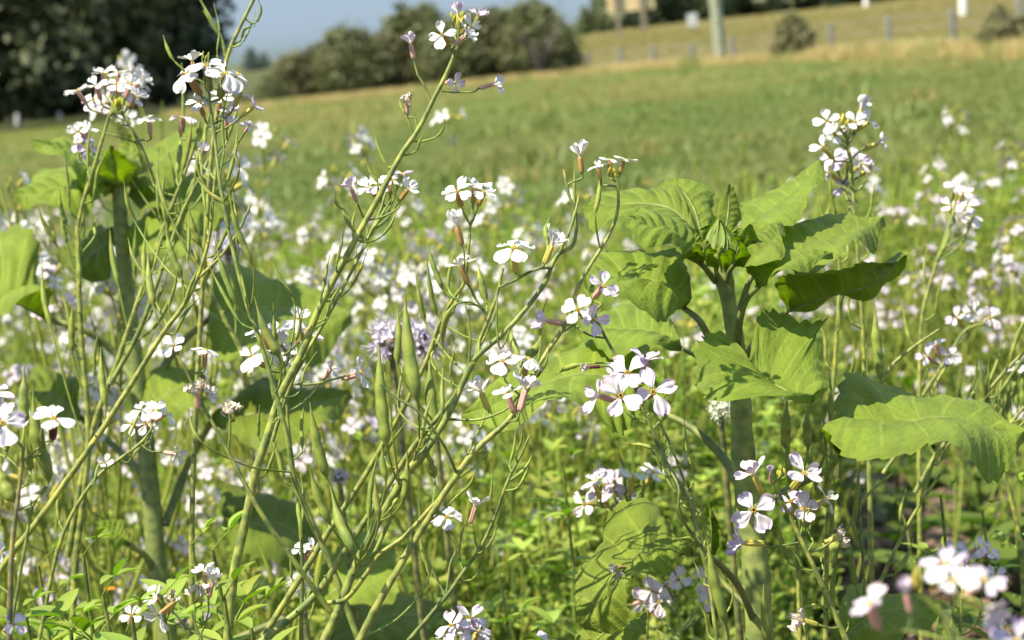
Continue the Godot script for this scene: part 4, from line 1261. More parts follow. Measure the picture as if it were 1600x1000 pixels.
	# flowers at the ends
	bloom(p, 803, 385, -0.02, -0.05, 0.85, 0.55, 76, 118, "w", "y")
	bloom(p, 864, 378, -0.02, 0.35, 0.9, 0.1, 62, 48, "w", "y")
	bloom(p, 906, 240, -0.012, -0.1, 1.0, 0.1, 52, 34, "w", "b")
	bloom(p, 934, 258, 0.0, -0.2, 0.95, 0.25, 42, 95)
	bloom(p, 953, 248, 0.0, 0.05, 1.0, 0.2, 44, 95)
	bloom(p, 976, 248, 0.005, 0.3, 0.95, 0.2, 42, 95)
	buds(p, 960, 276, 0.0, 5, 9, Color(0.55, 0.48, 0.06))
	bloom(p, 714, 298, 0.0, -0.2, 0.7, 0.7, 56, 95)
	bloom(p, 742, 288, 0.02, 0.1, 0.95, 0.3, 52, 100)
	bloom(p, 757, 298, 0.0, 0.35, 0.8, 0.45, 48, 105)
	bloom(p, 713, 350, -0.01, -0.25, 0.95, 0.15, 58, 30, "w", "b")
	bloom(p, 720, 412, -0.005, -0.3, 0.9, 0.3, 58, 62, "w", "b")
	bloom(p, 785, 562, -0.03, -0.1, 0.75, 0.65, 60, 112, "w", "b")
	bloom(p, 826, 558, -0.02, 0.25, 0.95, 0.2, 58, 112, "w", "b")
	bloom(p, 822, 604, -0.035, 0.25, 0.95, -0.1, 66, 52, "w", "p")
	bloom(p, 792, 612, -0.03, -0.3, 0.9, 0.25, 62, 78, "w", "p")
	bloom(p, 750, 608, -0.02, -0.35, 0.9, 0.2, 60, 46, "w", "y")
	bloom(p, 271, 540, -0.032, -0.1, 0.45, 0.9, 44, 88, "w", "b")
	bloom(p, 321, 545, -0.03, 0.1, 0.95, 0.3, 50, 108, "w", "b")
	bloom(p, 308, 612, -0.035, 0.0, 0.9, 0.4, 50, 60, "x", "p")
	bloom(p, 316, 600, -0.03, 0.3, 0.7, 0.3, 46, 130, "x", "p")
	bloom(p, 357, 632, -0.03, -0.3, 0.9, 0.2, 42, 140, "x", "y")
	# the broad flower umbrella on top of the long upright stem
	bloom(p, 290, 112, 0.02, -0.45, 0.75, 0.5, 76, 112, "w", "b")
	bloom(p, 322, 100, 0.02, -0.05, 0.9, 0.45, 76, 104, "w", "g")
	bloom(p, 352, 112, 0.015, 0.25, 0.85, 0.5, 76, 112, "w", "g")
	bloom(p, 372, 114, 0.025, 0.55, 0.75, 0.3, 64, 112, "w", "g")
	bloom(p, 300, 92, 0.05, -0.1, 1.0, 0.0, 50, 70)
	bloom(p, 310, 158, 0.03, -0.2, 0.7, 0.6, 48, 96)
	bloom(p, 345, 150, 0.04, 0.2, 0.9, 0.4, 46, 96)
	bloom(p, 378, 145, 0.03, 0.5, 0.8, 0.3, 42, 92, "w", "y")
	bloom(p, 355, 178, 0.04, 0.1, 0.8, 0.6, 48, 88, "l", "p")
	bloom(p, 398, 166, 0.02, 0.8, 0.6, 0.1, 42, 74, "l", "y")
	bloom(p, 390, 195, 0.05, 0.4, 0.5, 0.5, 30, 88, "l", "p")
	buds(p, 322, 90, 0.02, 5, 7)
	auto_pods(p, 8, 0.55, 0.9, 6, 80, 4.0)
	auto_pods(p, 3, 0.42, 0.8, 6, 62, 3.2)
	auto_pods(p, 0, 0.5, 0.85, 5, 90, 6.0)
	auto_pods(p, 2, 0.45, 0.85, 5, 70, 4.0)
	auto_pods(p, 1, 0.6, 0.92, 4, 60, 3.5)
	grow(p)

	# tall arching stem that reaches above the bushes
	p = plant("radish_plant", "tallest radish plant, one arching stem with small white flowers above the bushes", "radish plant", 345, 1.05)
	stem(p, [355, 1010, 0, 364, 904, 0, 384, 812, 0, 400, 735, 0, 415, 690, 0, 437, 620, 0, 472, 550, 0, 494, 492, 0, 520, 440, 0, 555, 375, 0, 596, 300, 0, 626, 243, 0, 652, 205, 0, 676, 158, 0, 700, 110, 0, 715, 72, 0], 9.5, 3.6, STEM_Y)
	stem(p, [425, 690, 0.012, 440, 640, 0.014, 462, 582, 0.016, 500, 515, 0.018, 525, 470, 0.02, 562, 399, 0.02, 592, 335, 0.022, 603, 300, 0.024], 4.5, 2.4, STEM_Y)
	stem(p, [652, 205, 0, 648, 180, 0.0, 640, 165, 0], 2.0, 1.5)
	stem(p, [672, 155, 0, 662, 132, 0, 653, 118, 0], 2.6, 2.0)
	stem(p, [690, 142, 0, 715, 144, 0, 738, 144, 0], 2.2, 1.6, STEM_D)
	bloom(p, 690, 54, -0.01, -0.35, 0.35, 0.85, 52, 86)
	bloom(p, 738, 44, 0.0, 0.7, 0.15, 0.5, 50, 92)
	bloom(p, 748, 22, 0.005, 0.35, 0.9, 0.3, 44, 80, "l", "g")
	bloom(p, 716, 18, 0.01, 0.0, 1.0, 0.2, 40, 20, "l", "y")
	bloom(p, 730, 52, -0.01, 0.65, 0.6, 0.2, 48, 70, "w", "p")
	buds(p, 715, 38, 0.0, 8, 12, Color(0.42, 0.42, 0.06))
	bloom(p, 641, 66, 0.0, -0.2, 0.95, 0.1, 44, 44, "l", "p")
	bloom(p, 712, 130, 0.0, 0.55, -0.1, 0.5, 40, 74, "l", "p")
	bloom(p, 774, 131, 0.0, 0.95, 0.25, 0.15, 42, 48, "w", "p")
	bloom(p, 636, 158, 0.0, 0.0, 0.95, 0.2, 36, 30, "x", "p")
	pod(p, 608, 262, 583, 200, 2.6, 4, 622, 250)
	pod(p, 596, 292, 570, 245, 2.4, 4, 602, 292)
	pod(p, 681, 214, 694, 186, 2.4, -5, 644, 216)
	pod(p, 650, 236, 664, 206, 2.2, 1, 634, 240)
	pod(p, 634, 180, 623, 150, 2.4, 2, 648, 206)
	pod(p, 540, 330, 522, 300, 3, 6, 556, 375)
	pod(p, 572, 380, 530, 310, 3.4, 8, 560, 400)
	pod(p, 625, 320, 612, 275, 2.6, 4, 600, 330)
	bloom(p, 590, 288, 0.05, -0.1, 0.5, 0.8, 46, 88, "l", "g")
	bloom(p, 612, 280, 0.05, 0.1, 0.8, 0.5, 46, 95)
	bloom(p, 638, 294, 0.04, 0.45, 0.6, 0.5, 46, 72)
	bloom(p, 628, 270, 0.05, 0.3, 0.9, 0.2, 42, 95, "l", "g")
	bloom(p, 575, 292, 0.06, -0.5, 0.6, 0.5, 44, 80)
	bloom(p, 548, 292, 0.08, -0.3, 0.8, 0.4, 44, 40, "l", "p")
	auto_pods(p, 0, 0.32, 0.7, 9, 60, 3.6)
	auto_pods(p, 1, 0.2, 0.9, 6, 60, 3.4)
	grow(p)

	# slanting stem entering low at the edge
	p = plant("radish_plant", "radish plant with one long slanting yellow-green stem and slim pods before the left sunflower", "radish plant", -40, 1.08)
	stem(p, [-30, 985, 0, 0, 893, 0, 60, 812, 0, 152, 682, 0, 204, 602, 0, 255, 520, 0, 288, 475, 0, 312, 424, 0, 327, 370, 0, 333, 310, 0, 338, 262, 0], 7.0, 2.6, STEM_Y, 1)
	stem(p, [306, 438, 0, 345, 400, 0, 372, 362, 0, 392, 320, 0], 3.2, 2.2)
	pod(p, 241, 482, 231, 391, 6.5, 3, 258, 520)
	pod(p, 285, 438, 258, 352, 6.5, 4, 290, 472)
	pod(p, 315, 388, 294, 319, 5.5, 3, 322, 402)
	pod(p, 262, 330, 246, 270, 4, 3, 310, 430)
	pod(p, 213, 350, 193, 280, 4.5, 4, 300, 450, 0.04)
	pod(p, 222, 425, 200, 372, 4.0, 4, 262, 505, 0.02)
	pod(p, 165, 638, 157, 542, 6.5, 2, 168, 660)
	bloom(p, 318, 232, 0.02, 0.2, 0.5, 0.8, 30, 55, "l", "p")
	auto_pods(p, 0, 0.6, 0.97, 9, 75, 4.5)
	grow(p)

	# upright pair at the side
	p = plant("radish_plant", "upright radish stem with a loose white and violet flower head before the dark wood", "radish plant", 120, 1.3)
	stem(p, [112, 1010, 0, 118, 880, 0, 132, 760, 0, 138, 690, 0, 134, 605, 0, 127, 530, 0, 123, 430, 0, 121, 361, 0, 129, 319, 0, 144, 271, 0, 159, 220, 0, 170, 182, 0], 7.0, 3.0, STEM_Y)
	stem(p, [105, 870, 0, 145, 670, 0.0, 185, 560, 0, 222, 451, 0, 258, 349, 0, 285, 280, 0, 303, 229, 0, 312, 190, 0], 6.0, 2.6, STEM_Y)
	stem(p, [172, 600, -0.01, 216, 520, -0.01, 261, 397, -0.01, 288, 325, -0.01, 327, 247, -0.01, 340, 200, -0.01], 5.0, 2.4)
	stem(p, [395, 600, 0.02, 375, 545, 0.02, 354, 505, 0.02, 306, 412, 0.02, 270, 349, 0.02, 252, 310, 0.02, 219, 225, 0.02, 192, 180, 0.02], 5.0, 2.6, STEM_Y)
	stem(p, [219, 225, 0.02, 190, 215, 0.0, 155, 205, 0], 2.2, 1.8, STEM_D)
	for a in [[120, 140, -0.5, 0.8, 0.3, "w"], [150, 132, -0.2, 0.9, 0.5, "w"], [160, 112, -0.1, 1.0, 0.2, "w"], [182, 130, 0.1, 0.7, 0.6, "w"], [205, 130, 0.4, 0.8, 0.4, "w"], [165, 160, -0.2, 0.4, 0.8, "l"], [185, 112, 0.0, 1.0, 0.3, "w"], [225, 122, 0.7, 0.6, 0.2, "w"], [212, 150, 0.4, 0.4, 0.6, "l"], [145, 155, -0.4, 0.5, 0.7, "w"]]:
		bloom(p, a[0], a[1], rng.randf_range(-0.02, 0.04), a[2], a[3], a[4], 45, 92, a[5], "p")
	buds(p, 185, 165, 0, 9, 12, Color(0.45, 0.45, 0.06))
	bloom(p, 233, 183, 0.0, 0.0, 0.9, 0.4, 48, 102, "w", "p")
	bloom(p, 284, 182, 0.0, 0.1, 0.9, 0.3, 48, 102, "l", "p")
	bloom(p, 122, 205, 0.02, -0.3, 0.4, 0.8, 40, 60, "w", "p")
	bloom(p, 138, 200, 0.04, 0.3, 0.7, 0.3, 42, 80, "w", "p")
	bloom(p, 118, 225, 0.03, -0.6, 0.3, 0.5, 40, 95, "v", "p")
	bloom(p, 138, 232, 0.02, 0.4, 0.1, 0.8, 42, 90, "v", "p")
	pod(p, 105, 352, 93, 295, 4.5, 4, 121, 366)
	pod(p, 148, 368, 150, 340, 3, 2, 126, 400)
	pod(p, 90, 385, 57, 316, 4.2, 4, 108, 430)
	pod(p, 105, 382, 96, 331, 4.2, 2, 118, 440)
	pod(p, 82, 520, 66, 404, 5.0, 6, 112, 700)
	pod(p, 113, 555, 114, 470, 6.0, 2, 126, 620)
	pod(p, 186, 450, 171, 352, 5.0, 3, 222, 500)
	auto_pods(p, 1, 0.35, 0.9, 10, 95, 4.8)
	auto_pods(p, 2, 0.2, 0.9, 9, 90, 4.6)
	auto_pods(p, 3, 0.25, 0.8, 8, 85, 4.2)
	auto_pods(p, 0, 0.5, 0.9, 7, 85, 4.2)
	grow(p)

	# stem that leaves the picture at the top
	p = plant("radish_plant", "radish stem rising out of the picture beside the broad white flower umbrella", "radish plant", 330, 1.2)
	stem(p, [300, 1000, 0, 300, 800, 0, 308, 600, 0, 318, 420, 0, 330, 250, 0, 348, 120, 0, 358, 80, 0, 372, 48, 0, 397, -2, 0, 415, -40, 0, 428, -85, 0], 5.5, 2.8, STEM_Y)
	stem(p, [352, 88, 0, 346, 60, 0, 330, 30, 0, 312, -2, 0, 300, -25, 0], 3.2, 2.0)
	stem(p, [345, 58, 0.0, 335, 45, 0, 318, 16, 0], 2.6, 1.4)
	pod(p, 376, 62, 400, 40, 2.6, 8, 366, 72)
	pod(p, 398, 36, 402, -5, 2.6, -8, 386, 22)
	pod(p, 272, 95, 255, 55, 3.2, 2, 340, 140)
	pod(p, 385, -5, 382, -60, 3.0, 2, 398, -4)
	bloom(p, 425, -95, 0, 0, 1, 0.2, 50, 90)
	bloom(p, 440, -88, 0, 0.4, 0.8, 0.2, 50, 90)
	auto_pods(p, 0, 0.45, 0.75, 6, 60, 3.0)
	grow(p)

	# near plant at the edge with dark red sepals
	p = plant("radish_plant", "near radish plant at the picture edge with dark red sepals and swollen pods", "radish plant", 10, 0.9)
	stem(p, [14, 1000, 0, 16, 925, 0, 19, 850, 0, 27, 787, 0, 33, 735, 0, 37, 700, 0], 6.0, 3.0, Color(0.32, 0.25, 0.1))
	stem(p, [12, 1010, 0.01, 40, 850, 0.01, 52, 790, 0.01, 72, 760, 0.01], 3.5, 2.4)
	stem(p, [37, 720, 0, 55, 705, 0, 72, 690, 0], 2.4, 2.0, STEM_D)
	stem(p, [36, 700, 0, 20, 685, 0, 8, 715, 0], 2.4, 2.0, STEM_D)
	bloom(p, 84, 652, -0.005, 0.15, 0.75, 0.6, 76, 98, "w", "d")
	bloom(p, 4, 660, -0.01, 0.35, 0.55, 0.75, 84, 90, "l", "d")
	bloom(p, -10, 610, 0.02, 0.2, 0.8, 0.5, 80, 90, "l", "d")
	bloom(p, 0, 640, 0.03, 0.5, 0.5, 0.2, 60, 60, "w", "d")
	pod(p, 38, 665, 38, 566, 9.5, 1, 37, 690, 0.01)
	pod(p, 75, 758, 51, 602, 12.5, 6, 52, 790, 0.01)
	pod(p, 22, 786, -6, 712, 12.0, 5, 30, 790, 0.0)
	pod(p, 48, 735, 42, 690, 8.0, 2, 36, 760, 0.02)
	pod(p, 68, 705, 66, 660, 4, 2, 37, 715, 0.0)
	bloom(p, 2, 862, 0.03, 0.7, 0.5, 0.3, 50, 80, "w", "p")
	bloom(p, 22, 975, 0.0, 0.6, 0.4, 0.5, 46, 90, "l", "p")
	grow(p)

	# right centre, pink-tinged flower group
	p = plant("radish_plant", "radish plant with a group of pink-tipped white flowers in front of the big sunflower leaf", "radish plant", 1145, 0.97)
	stem(p, [1138, 1000, 0, 1125, 955, 0, 1096, 856, 0, 1076, 780, 0, 1054, 745, 0, 1036, 712, 0, 1018, 668, 0, 1004, 640, 0, 990, 610, 0], 6.0, 2.4, STEM_D)
	stem(p, [1004, 640, 0.01, 990, 600, 0.012, 975, 576, 0.012, 952, 538, 0.014, 940, 515, 0.014, 930, 490, 0.012, 940, 475, 0.012], 3.6, 2.2, STEM_D)
	stem(p, [1096, 856, 0, 1062, 800, -0.01, 1060, 760, -0.01, 1036, 720, 0.0], 3.0, 2.0, STEM_D)
	stem(p, [1120, 1000, 0.02, 1098, 850, 0.02, 1050, 700, 0.02, 1020, 640, 0.02], 4.0, 2.2)
	bloom(p, 970, 618, -0.02, -0.1, 0.15, 1.0, 80, 86, "l", "b")
	bloom(p, 1021, 612, -0.01, 0.15, 0.2, 1.0, 80, 86, "l", "b")
	bloom(p, 980, 582, 0.0, -0.35, 0.4, 0.85, 78, 88, "l", "b")
	bloom(p, 932, 618, 0.0, -0.8, 0.2, 0.4, 66, 60, "l", "p")
	bloom(p, 1010, 560, 0.005, 0.1, 0.95, 0.25, 64, 58, "v", "p")
	bloom(p, 918, 574, 0.0, -0.95, -0.05, 0.2, 34, 24, "x", "d")
	bloom(p, 944, 446, 0.01, 0.4, 0.5, 0.7, 60, 96, "l", "p")
	bloom(p, 903, 484, 0.01, -0.25, 0.25, 0.9, 58, 86, "w", "p")
	bloom(p, 928, 500, 0.01, 0.35, -0.1, 0.85, 60, 66, "l", "p")
	bloom(p, 852, 501, 0.02, -0.9, 0.15, 0.3, 54, 40, "l", "p")
	pod(p, 1134, 975, 1104, 838, 9.0, 3, 1136, 995, -0.02)
	pod(p, 1044, 606, 1037, 567, 3, 2, 1025, 640)
	pod(p, 1022, 668, 1052, 629, 3, -3, 1020, 668)
	pod(p, 1006, 660, 970, 635, 3, 3, 1012, 662)
	pod(p, 1026, 702, 972, 695, 3.4, -4, 1030, 702)
	pod(p, 1038, 712, 1053, 690, 2.4, 0, 1036, 714)
	pod(p, 905, 570, 868, 586, 5.0, -3, 960, 560, 0.02)
	pod(p, 1086, 812, 1106, 790, 3.0, 4, 1092, 842)
	pod(p, 1090, 855, 1058, 842, 3.2, -8, 1098, 872)
	auto_pods(p, 0, 0.35, 0.75, 9, 48, 2.6)
	auto_pods(p, 3, 0.4, 0.9, 6, 60, 4.0)
	grow(p)

	# right front
	p = plant("radish_plant", "radish plant before the hairy sunflower stalk with narrow-petalled pale violet flowers", "radish plant", 1340, 1.0)
	stem(p, [1324, 1005, 0, 1300, 950, 0, 1280, 904, 0, 1248, 836, 0, 1228, 795, 0, 1216, 768, 0, 1208, 755, 0], 6.0, 2.6, STEM_Y)
	stem(p, [1250, 838, 0, 1258, 812, 0, 1270, 785, 0], 2.4, 1.8, STEM_G)
	stem(p, [1262, 864, 0, 1285, 856, 0.0, 1300, 845, 0], 2.2, 1.6, STEM_D)
	stem(p, [1248, 848, 0, 1225, 852, 0, 1200, 855, 0], 2.2, 1.6, STEM_D)
	bloom(p, 1258, 738, -0.01, 0.35, 0.6, 0.7, 76, 92, "l", "y")
	bloom(p, 1176, 738, -0.005, -0.4, 0.85, 0.35, 70, 62, "l", "y")
	bloom(p, 1178, 797, -0.02, -0.15, 0.15, 1.0, 82, 88, "l", "g")
	bloom(p, 1158, 848, -0.01, -0.95, 0.05, 0.25, 64, 34, "v", "y")
	bloom(p, 1294, 778, 0.0, 0.8, 0.55, 0.2, 62, 84, "w", "y")
	bloom(p, 1258, 796, 0.0, 0.1, 0.1, 0.95, 60, 72, "l", "y")
	bloom(p, 1235, 782, 0.01, -0.2, 0.6, 0.6, 58, 84, "v", "y")
	bloom(p, 1316, 838, 0.0, 0.8, 0.3, 0.3, 52, 70, "x", "y")
	bloom(p, 1252, 968, -0.01, -0.9, 0.3, 0.2, 48, 50, "x", "y")
	bloom(p, 1204, 738, 0.0, -0.05, 1.0, 0.3, 30, 10, "v", "p")
	buds(p, 1222, 742, 0, 7, 9, Color(0.42, 0.42, 0.06))
	pod(p, 1270, 945, 1249, 946, 2.4, 3, 1296, 945)
	auto_pods(p, 0, 0.35, 0.7, 6, 34, 2.2)
	grow(p)

func more_radishes() -> void:
	var p: Plant
	# upright stem with a round head over the sunflower leaf
	p = plant("radish_plant", "radish with an airy white and violet head over the sunflower's long right leaf", "radish plant", 1370, 1.3)
	stem(p, [1365, 1005, 0, 1360, 800, 0, 1356, 640, 0, 1352, 600, 0, 1345, 452, 0, 1336, 348, 0, 1331, 267, 0, 1325, 225, 0], 5.5, 2.6, STEM_Y)
	stem(p, [1292, 700, 0, 1298, 650, 0, 1305, 560, 0, 1311, 461, 0, 1310, 380, 0.0, 1300, 310, 0], 5.0, 2.2, STEM_Y)
	stem(p, [1336, 300, 0, 1352, 285, 0, 1356, 268, 0], 2.2, 1.6)
	stem(p, [1326, 252, 0, 1345, 235, 0, 1355, 228, 0], 2.2, 1.6)
	stem(p, [1358, 690, 0.02, 1386, 582, 0.02, 1420, 548, 0.02, 1467, 515, 0.02], 4.2, 2.4, STEM_Y)
	bloom(p, 1292, 188, -0.01, -0.35, 0.4, 0.85, 46, 88, "w", "y")
	bloom(p, 1346, 168, 0, 0.2, 0.95, 0.1, 50, 26, "w", "y")
	bloom(p, 1337, 190, -0.01, -0.1, 0.5, 0.85, 46, 70, "w", "y")
	bloom(p, 1358, 190, 0, 0.7, 0.5, 0.4, 46, 78, "w", "y")
	bloom(p, 1304, 210, 0, -0.1, 0.1, 0.9, 48, 80, "w", "y")
	bloom(p, 1284, 228, 0, -0.6, 0.6, 0.3, 48, 70, "w", "y")
	bloom(p, 1376, 222, 0, 0.85, 0.4, 0.2, 46, 60, "w", "y")
	bloom(p, 1302, 246, 0.04, -0.3, 0.6, 0.6, 48, 90, "v", "y")
	bloom(p, 1330, 240, 0.04, 0.1, 0.8, 0.5, 48, 90, "l", "y")
	bloom(p, 1345, 255, 0.03, 0.4, 0.5, 0.6, 46, 80, "l", "y")
	bloom(p, 1364, 258, 0.04, 0.6, 0.5, 0.4, 44, 80, "v", "y")
	bloom(p, 1294, 270, 0.04, -0.6, 0.3, 0.5, 46, 80, "v", "y")
	bloom(p, 1318, 292, 0.05, 0.1, 0.2, 0.8, 42, 80, "v", "y")
	buds(p, 1322, 195, 0, 8, 10, Color(0.6, 0.5, 0.06))
	pod(p, 1376, 597, 1367, 470, 9.0, 2, 1384, 640, 0.0)
	pod(p, 1292, 346, 1296, 320, 3, 1, 1306, 370)
	pod(p, 1361, 325, 1367, 288, 2.6, 1, 1338, 360)
	pod(p, 1313, 345, 1303, 322, 2.4, 1, 1318, 372)
	auto_pods(p, 0, 0.45, 0.9, 8, 60, 3.4)
	auto_pods(p, 1, 0.3, 0.95, 8, 70, 3.8)
	grow(p)

	# pods standing up beside the low broad leaf
	p = plant("radish_plant", "radish with many upright slim pods and few pink flowers past the low leaf", "radish plant", 1590, 1.35)
	stem(p, [1600, 1000, 0, 1595, 850, 0, 1560, 700, 0, 1556, 640, 0, 1560, 590, 0], 5.0, 2.4, STEM_Y)
	stem(p, [1430, 770, 0, 1470, 700, 0, 1510, 660, 0, 1545, 610, 0, 1590, 560, 0, 1640, 520, 0], 4.6, 2.4, STEM_Y)
	stem(p, [1380, 740, 0.03, 1440, 650, 0.03, 1462, 600, 0.03, 1484, 565, 0.03], 4.0, 2.2, STEM_Y)
	stem(p, [1548, 690, 0, 1580, 660, 0, 1620, 610, 0], 4.2, 2.4, STEM_Y)
	bloom(p, 1484, 556, 0.02, 0.1, 0.4, 0.85, 44, 88, "l", "p")
	bloom(p, 1462, 537, 0.03, -0.3, 0.8, 0.4, 42, 88, "l", "p")
	bloom(p, 1448, 556, 0.03, -0.6, 0.4, 0.4, 40, 70, "v", "p")
	bloom(p, 1590, 568, 0, -0.5, 0.6, 0.4, 46, 100, "w", "p")
	for a in [[1543, 660, 1532, 563], [1546, 662, 1545, 560], [1580, 672, 1576, 592], [1590, 645, 1585, 560], [1524, 628, 1521, 610], [1565, 640, 1566, 575], [1600, 640, 1598, 560], [1498, 640, 1502, 598], [1456, 645, 1458, 600]]:
		pod(p, a[0], a[1], a[2], a[3], 5.0, 2)
	auto_pods(p, 1, 0.1, 0.9, 9, 80, 4.5)
	auto_pods(p, 3, 0.1, 0.9, 4, 80, 4.5)
	grow(p)

	p = plant("radish_plant", "radish with two clear white flowers high in the blurred field beyond the low leaf", "radish plant", 1500, 1.5)
	stem(p, [1440, 1000, 0, 1436, 700, 0, 1438, 560, 0, 1442, 488, 0, 1464, 410, 0, 1489, 335, 0, 1496, 300, 0], 5.0, 2.4, STEM_Y)
	stem(p, [1440, 620, 0, 1480, 560, 0, 1510, 515, 0, 1540, 505, 0], 3.6, 2.0)
	bloom(p, 1548, 496, 0, 0.2, 0.3, 0.9, 46, 88, "l", "y")
	bloom(p, 1520, 486, 0.02, -0.1, 0.6, 0.8, 42, 88, "w", "y")
	bloom(p, 1494, 496, 0.02, -0.5, 0.5, 0.5, 40, 80, "l", "y")
	for a in [[1495, 290], [1510, 322], [1486, 320], [1505, 300], [1520, 340]]:
		bloom(p, a[0], a[1], rng.randf_range(0, 0.05), rng.randf_range(-0.5, 0.5), 0.6, 0.6, 42, 88, "l" if rng.randf() < 0.5 else "w", "y")
	auto_pods(p, 0, 0.3, 0.85, 8, 70, 3.6)
	grow(p)

	# low cluster in front of the shaded middle
	p = plant("radish_plant", "radish with a pale violet flower cluster low before the shaded middle gap", "radish plant", 1010, 1.3)
	stem(p, [1010, 1005, 0, 1010, 900, 0, 990, 840, 0, 985, 790, 0, 982, 765, 0], 4.2, 2.2, STEM_D)
	for a in [[937, 770, -0.4, 0.6, 0.7, "l"], [928, 750, -0.3, 0.9, 0.3, "l"], [960, 752, 0.0, 0.4, 0.9, "v"], [988, 742, 0.1, 0.9, 0.3, "w"], [1022, 736, 0.5, 0.8, 0.2, "w"], [912, 788, -0.5, 0.1, 0.8, "l"], [968, 768, 0.1, 0.2, 0.9, "l"], [945, 742, -0.1, 0.9, 0.2, "v"]]:
		bloom(p, a[0], a[1], rng.randf_range(-0.02, 0.03), a[2], a[3], a[4], 56, 90, a[5], "y")
	buds(p, 1005, 758, 0, 6, 9)
	auto_pods(p, 0, 0.5, 0.95, 8, 70, 4.0)
	grow(p)
	p = plant("radish_plant", "thin radish with two single white flowers over the dark gap beside the crossing stems", "radish plant", 640, 1.06)
	stem(p, [635, 1005, 0, 700, 928, 0, 725, 892, 0, 750, 857, 0, 770, 815, 0, 792, 755, 0, 812, 715, 0, 828, 680, 0], 4.5, 2.2, STEM_D)
	stem(p, [698, 925, 0, 704, 880, 0, 712, 860, 0, 700, 835, 0], 2.6, 1.8, STEM_G)
	stem(p, [745, 870, 0, 742, 840, 0, 738, 818, 0], 2.2, 1.6)
	stem(p, [695, 930, 0.01, 660, 850, 0.02, 655, 780, 0.02], 2.6, 1.8)
	bloom(p, 699, 806, -0.01, 0.05, 0.75, 0.65, 58, 108, "w", "g")
	bloom(p, 743, 788, 0.0, 0.25, 0.95, 0.1, 52, 46, "w", "p")
	pod(p, 792, 755, 836, 700, 3.4, -8, 788, 762)
	auto_pods(p, 0, 0.45, 0.95, 8, 55, 3.2)
	grow(p)
	p = plant("radish_plant", "radish with a flat lilac flower cluster at the bottom centre of the picture", "radish plant", 725, 1.03)
	stem(p, [722, 1060, 0, 722, 1030, 0, 720, 1005, 0, 720, 990, 0], 3.4, 2.2, STEM_G, 1)
	for a in [[704, 976, -0.5, 0.7, 0.5, "l"], [736, 964, 0.2, 0.8, 0.5, "l"], [726, 994, -0.1, 0.4, 0.9, "l"], [750, 985, 0.5, 0.7, 0.3, "v"], [716, 1008, -0.2, 0.3, 0.8, "l"]]:
		bloom(p, a[0], a[1], rng.randf_range(-0.01, 0.02), a[2], a[3], a[4], 60, 92, a[5], "y")
	bloom(p, 860, 1000, 0.0, 0.2, 0.9, 0.3, 66, 96, "v", "y")
	grow(p)
	p = plant("radish_plant", "radish with a white flower group before the long crossing pods at centre left", "radish plant", 470, 1.1)
	stem(p, [470, 1005, 0, 472, 870, 0, 462, 760, 0, 450, 660, 0, 446, 590, 0, 442, 555, 0], 4.0, 2.2, STEM_D)
	stem(p, [446, 600, 0, 490, 600, 0, 530, 590, 0, 548, 585, 0], 2.4, 1.6)
	for a in [[465, 498, 0.1, 0.5, 0.8, "w"], [410, 520, -0.3, 0.8, 0.4, "w"], [440, 540, -0.1, 0.3, 0.9, "w"], [458, 552, 0.2, 0.1, 0.9, "w"], [430, 515, 0.0, 0.9, 0.2, "w"], [392, 555, -0.5, 0.5, 0.6, "w"], [480, 515, 0.5, 0.6, 0.4, "l"]]:
		bloom(p, a[0], a[1], rng.randf_range(-0.02, 0.03), a[2], a[3], a[4], 56, 92, a[5], "b")
	bloom(p, 566, 582, 0.0, 0.75, 0.25, 0.5, 62, 78, "w", "p")
	bloom(p, 518, 576, 0.02, 0.4, 0.5, 0.4, 40, 60, "l", "p")
	bloom(p, 470, 857, 0.05, -0.2, 0.7, 0.5, 42, 80, "w", "p")
	bloom(p, 490, 855, 0.05, 0.3, 0.6, 0.5, 40, 80, "w", "p")
	auto_pods(p, 0, 0.4, 0.9, 9, 70, 4.5)
	grow(p)
	p = plant("radish_plant", "radish with a small white flower head on a bowed stalk before the left sunflower stem", "radish plant", 60, 1.18)
	stem(p, [60, 1005, 0, 100, 830, 0, 152, 745, 0, 190, 715, 0, 222, 690, 0, 236, 672, 0], 4.0, 2.4, STEM_Y)
	stem(p, [218, 693, 0, 235, 705, 0, 250, 706, 0], 2.0, 1.5)
	for a in [[222, 640, -0.2, 0.6, 0.7], [240, 640, 0.2, 0.7, 0.6], [205, 662, -0.5, 0.4, 0.7], [262, 646, 0.8, 0.4, 0.3], [228, 662, 0.0, 0.3, 0.9]]:
		bloom(p, a[0], a[1], rng.randf_range(-0.02, 0.03), a[2], a[3], a[4], 46, 92, "w", "p")
	bloom(p, 276, 710, 0, 0.85, -0.1, 0.4, 40, 60, "w", "p")
	bloom(p, 164, 722, 0, 0.1, 0.5, 0.7, 36, 74, "w", "d")
	auto_pods(p, 0, 0.4, 0.9, 5, 50, 3.2)
	grow(p)
	p = plant("radish_plant", "fading radish with crumpled white petals among clover leaves at the bottom", "radish plant", 330, 1.0)
	stem(p, [325, 1040, 0, 315, 1000, 0, 308, 985, 0, 300, 960, 0], 3.6, 2.2, STEM_D, 1)
	stem(p, [308, 990, 0, 290, 980, 0, 276, 962, 0, 268, 955, 0], 2.4, 1.8, STEM_D)
	stem(p, [305, 978, 0, 304, 955, 0, 304, 940, 0], 2.0, 1.6)
	stem(p, [312, 996, 0, 322, 970, 0, 326, 955, 0], 2.0, 1.6)
	bloom(p, 240, 930, 0, -0.6, 0.7, 0.3, 56, 70, "w", "b")
	bloom(p, 248, 962, -0.01, -0.5, -0.4, 0.6, 60, 60, "w", "b")
	bloom(p, 268, 938, 0.01, 0.2, 0.8, 0.2, 40, 40, "x", "b")
	bloom(p, 310, 915, 0, -0.1, 0.9, 0.3, 50, 130, "x", "y")
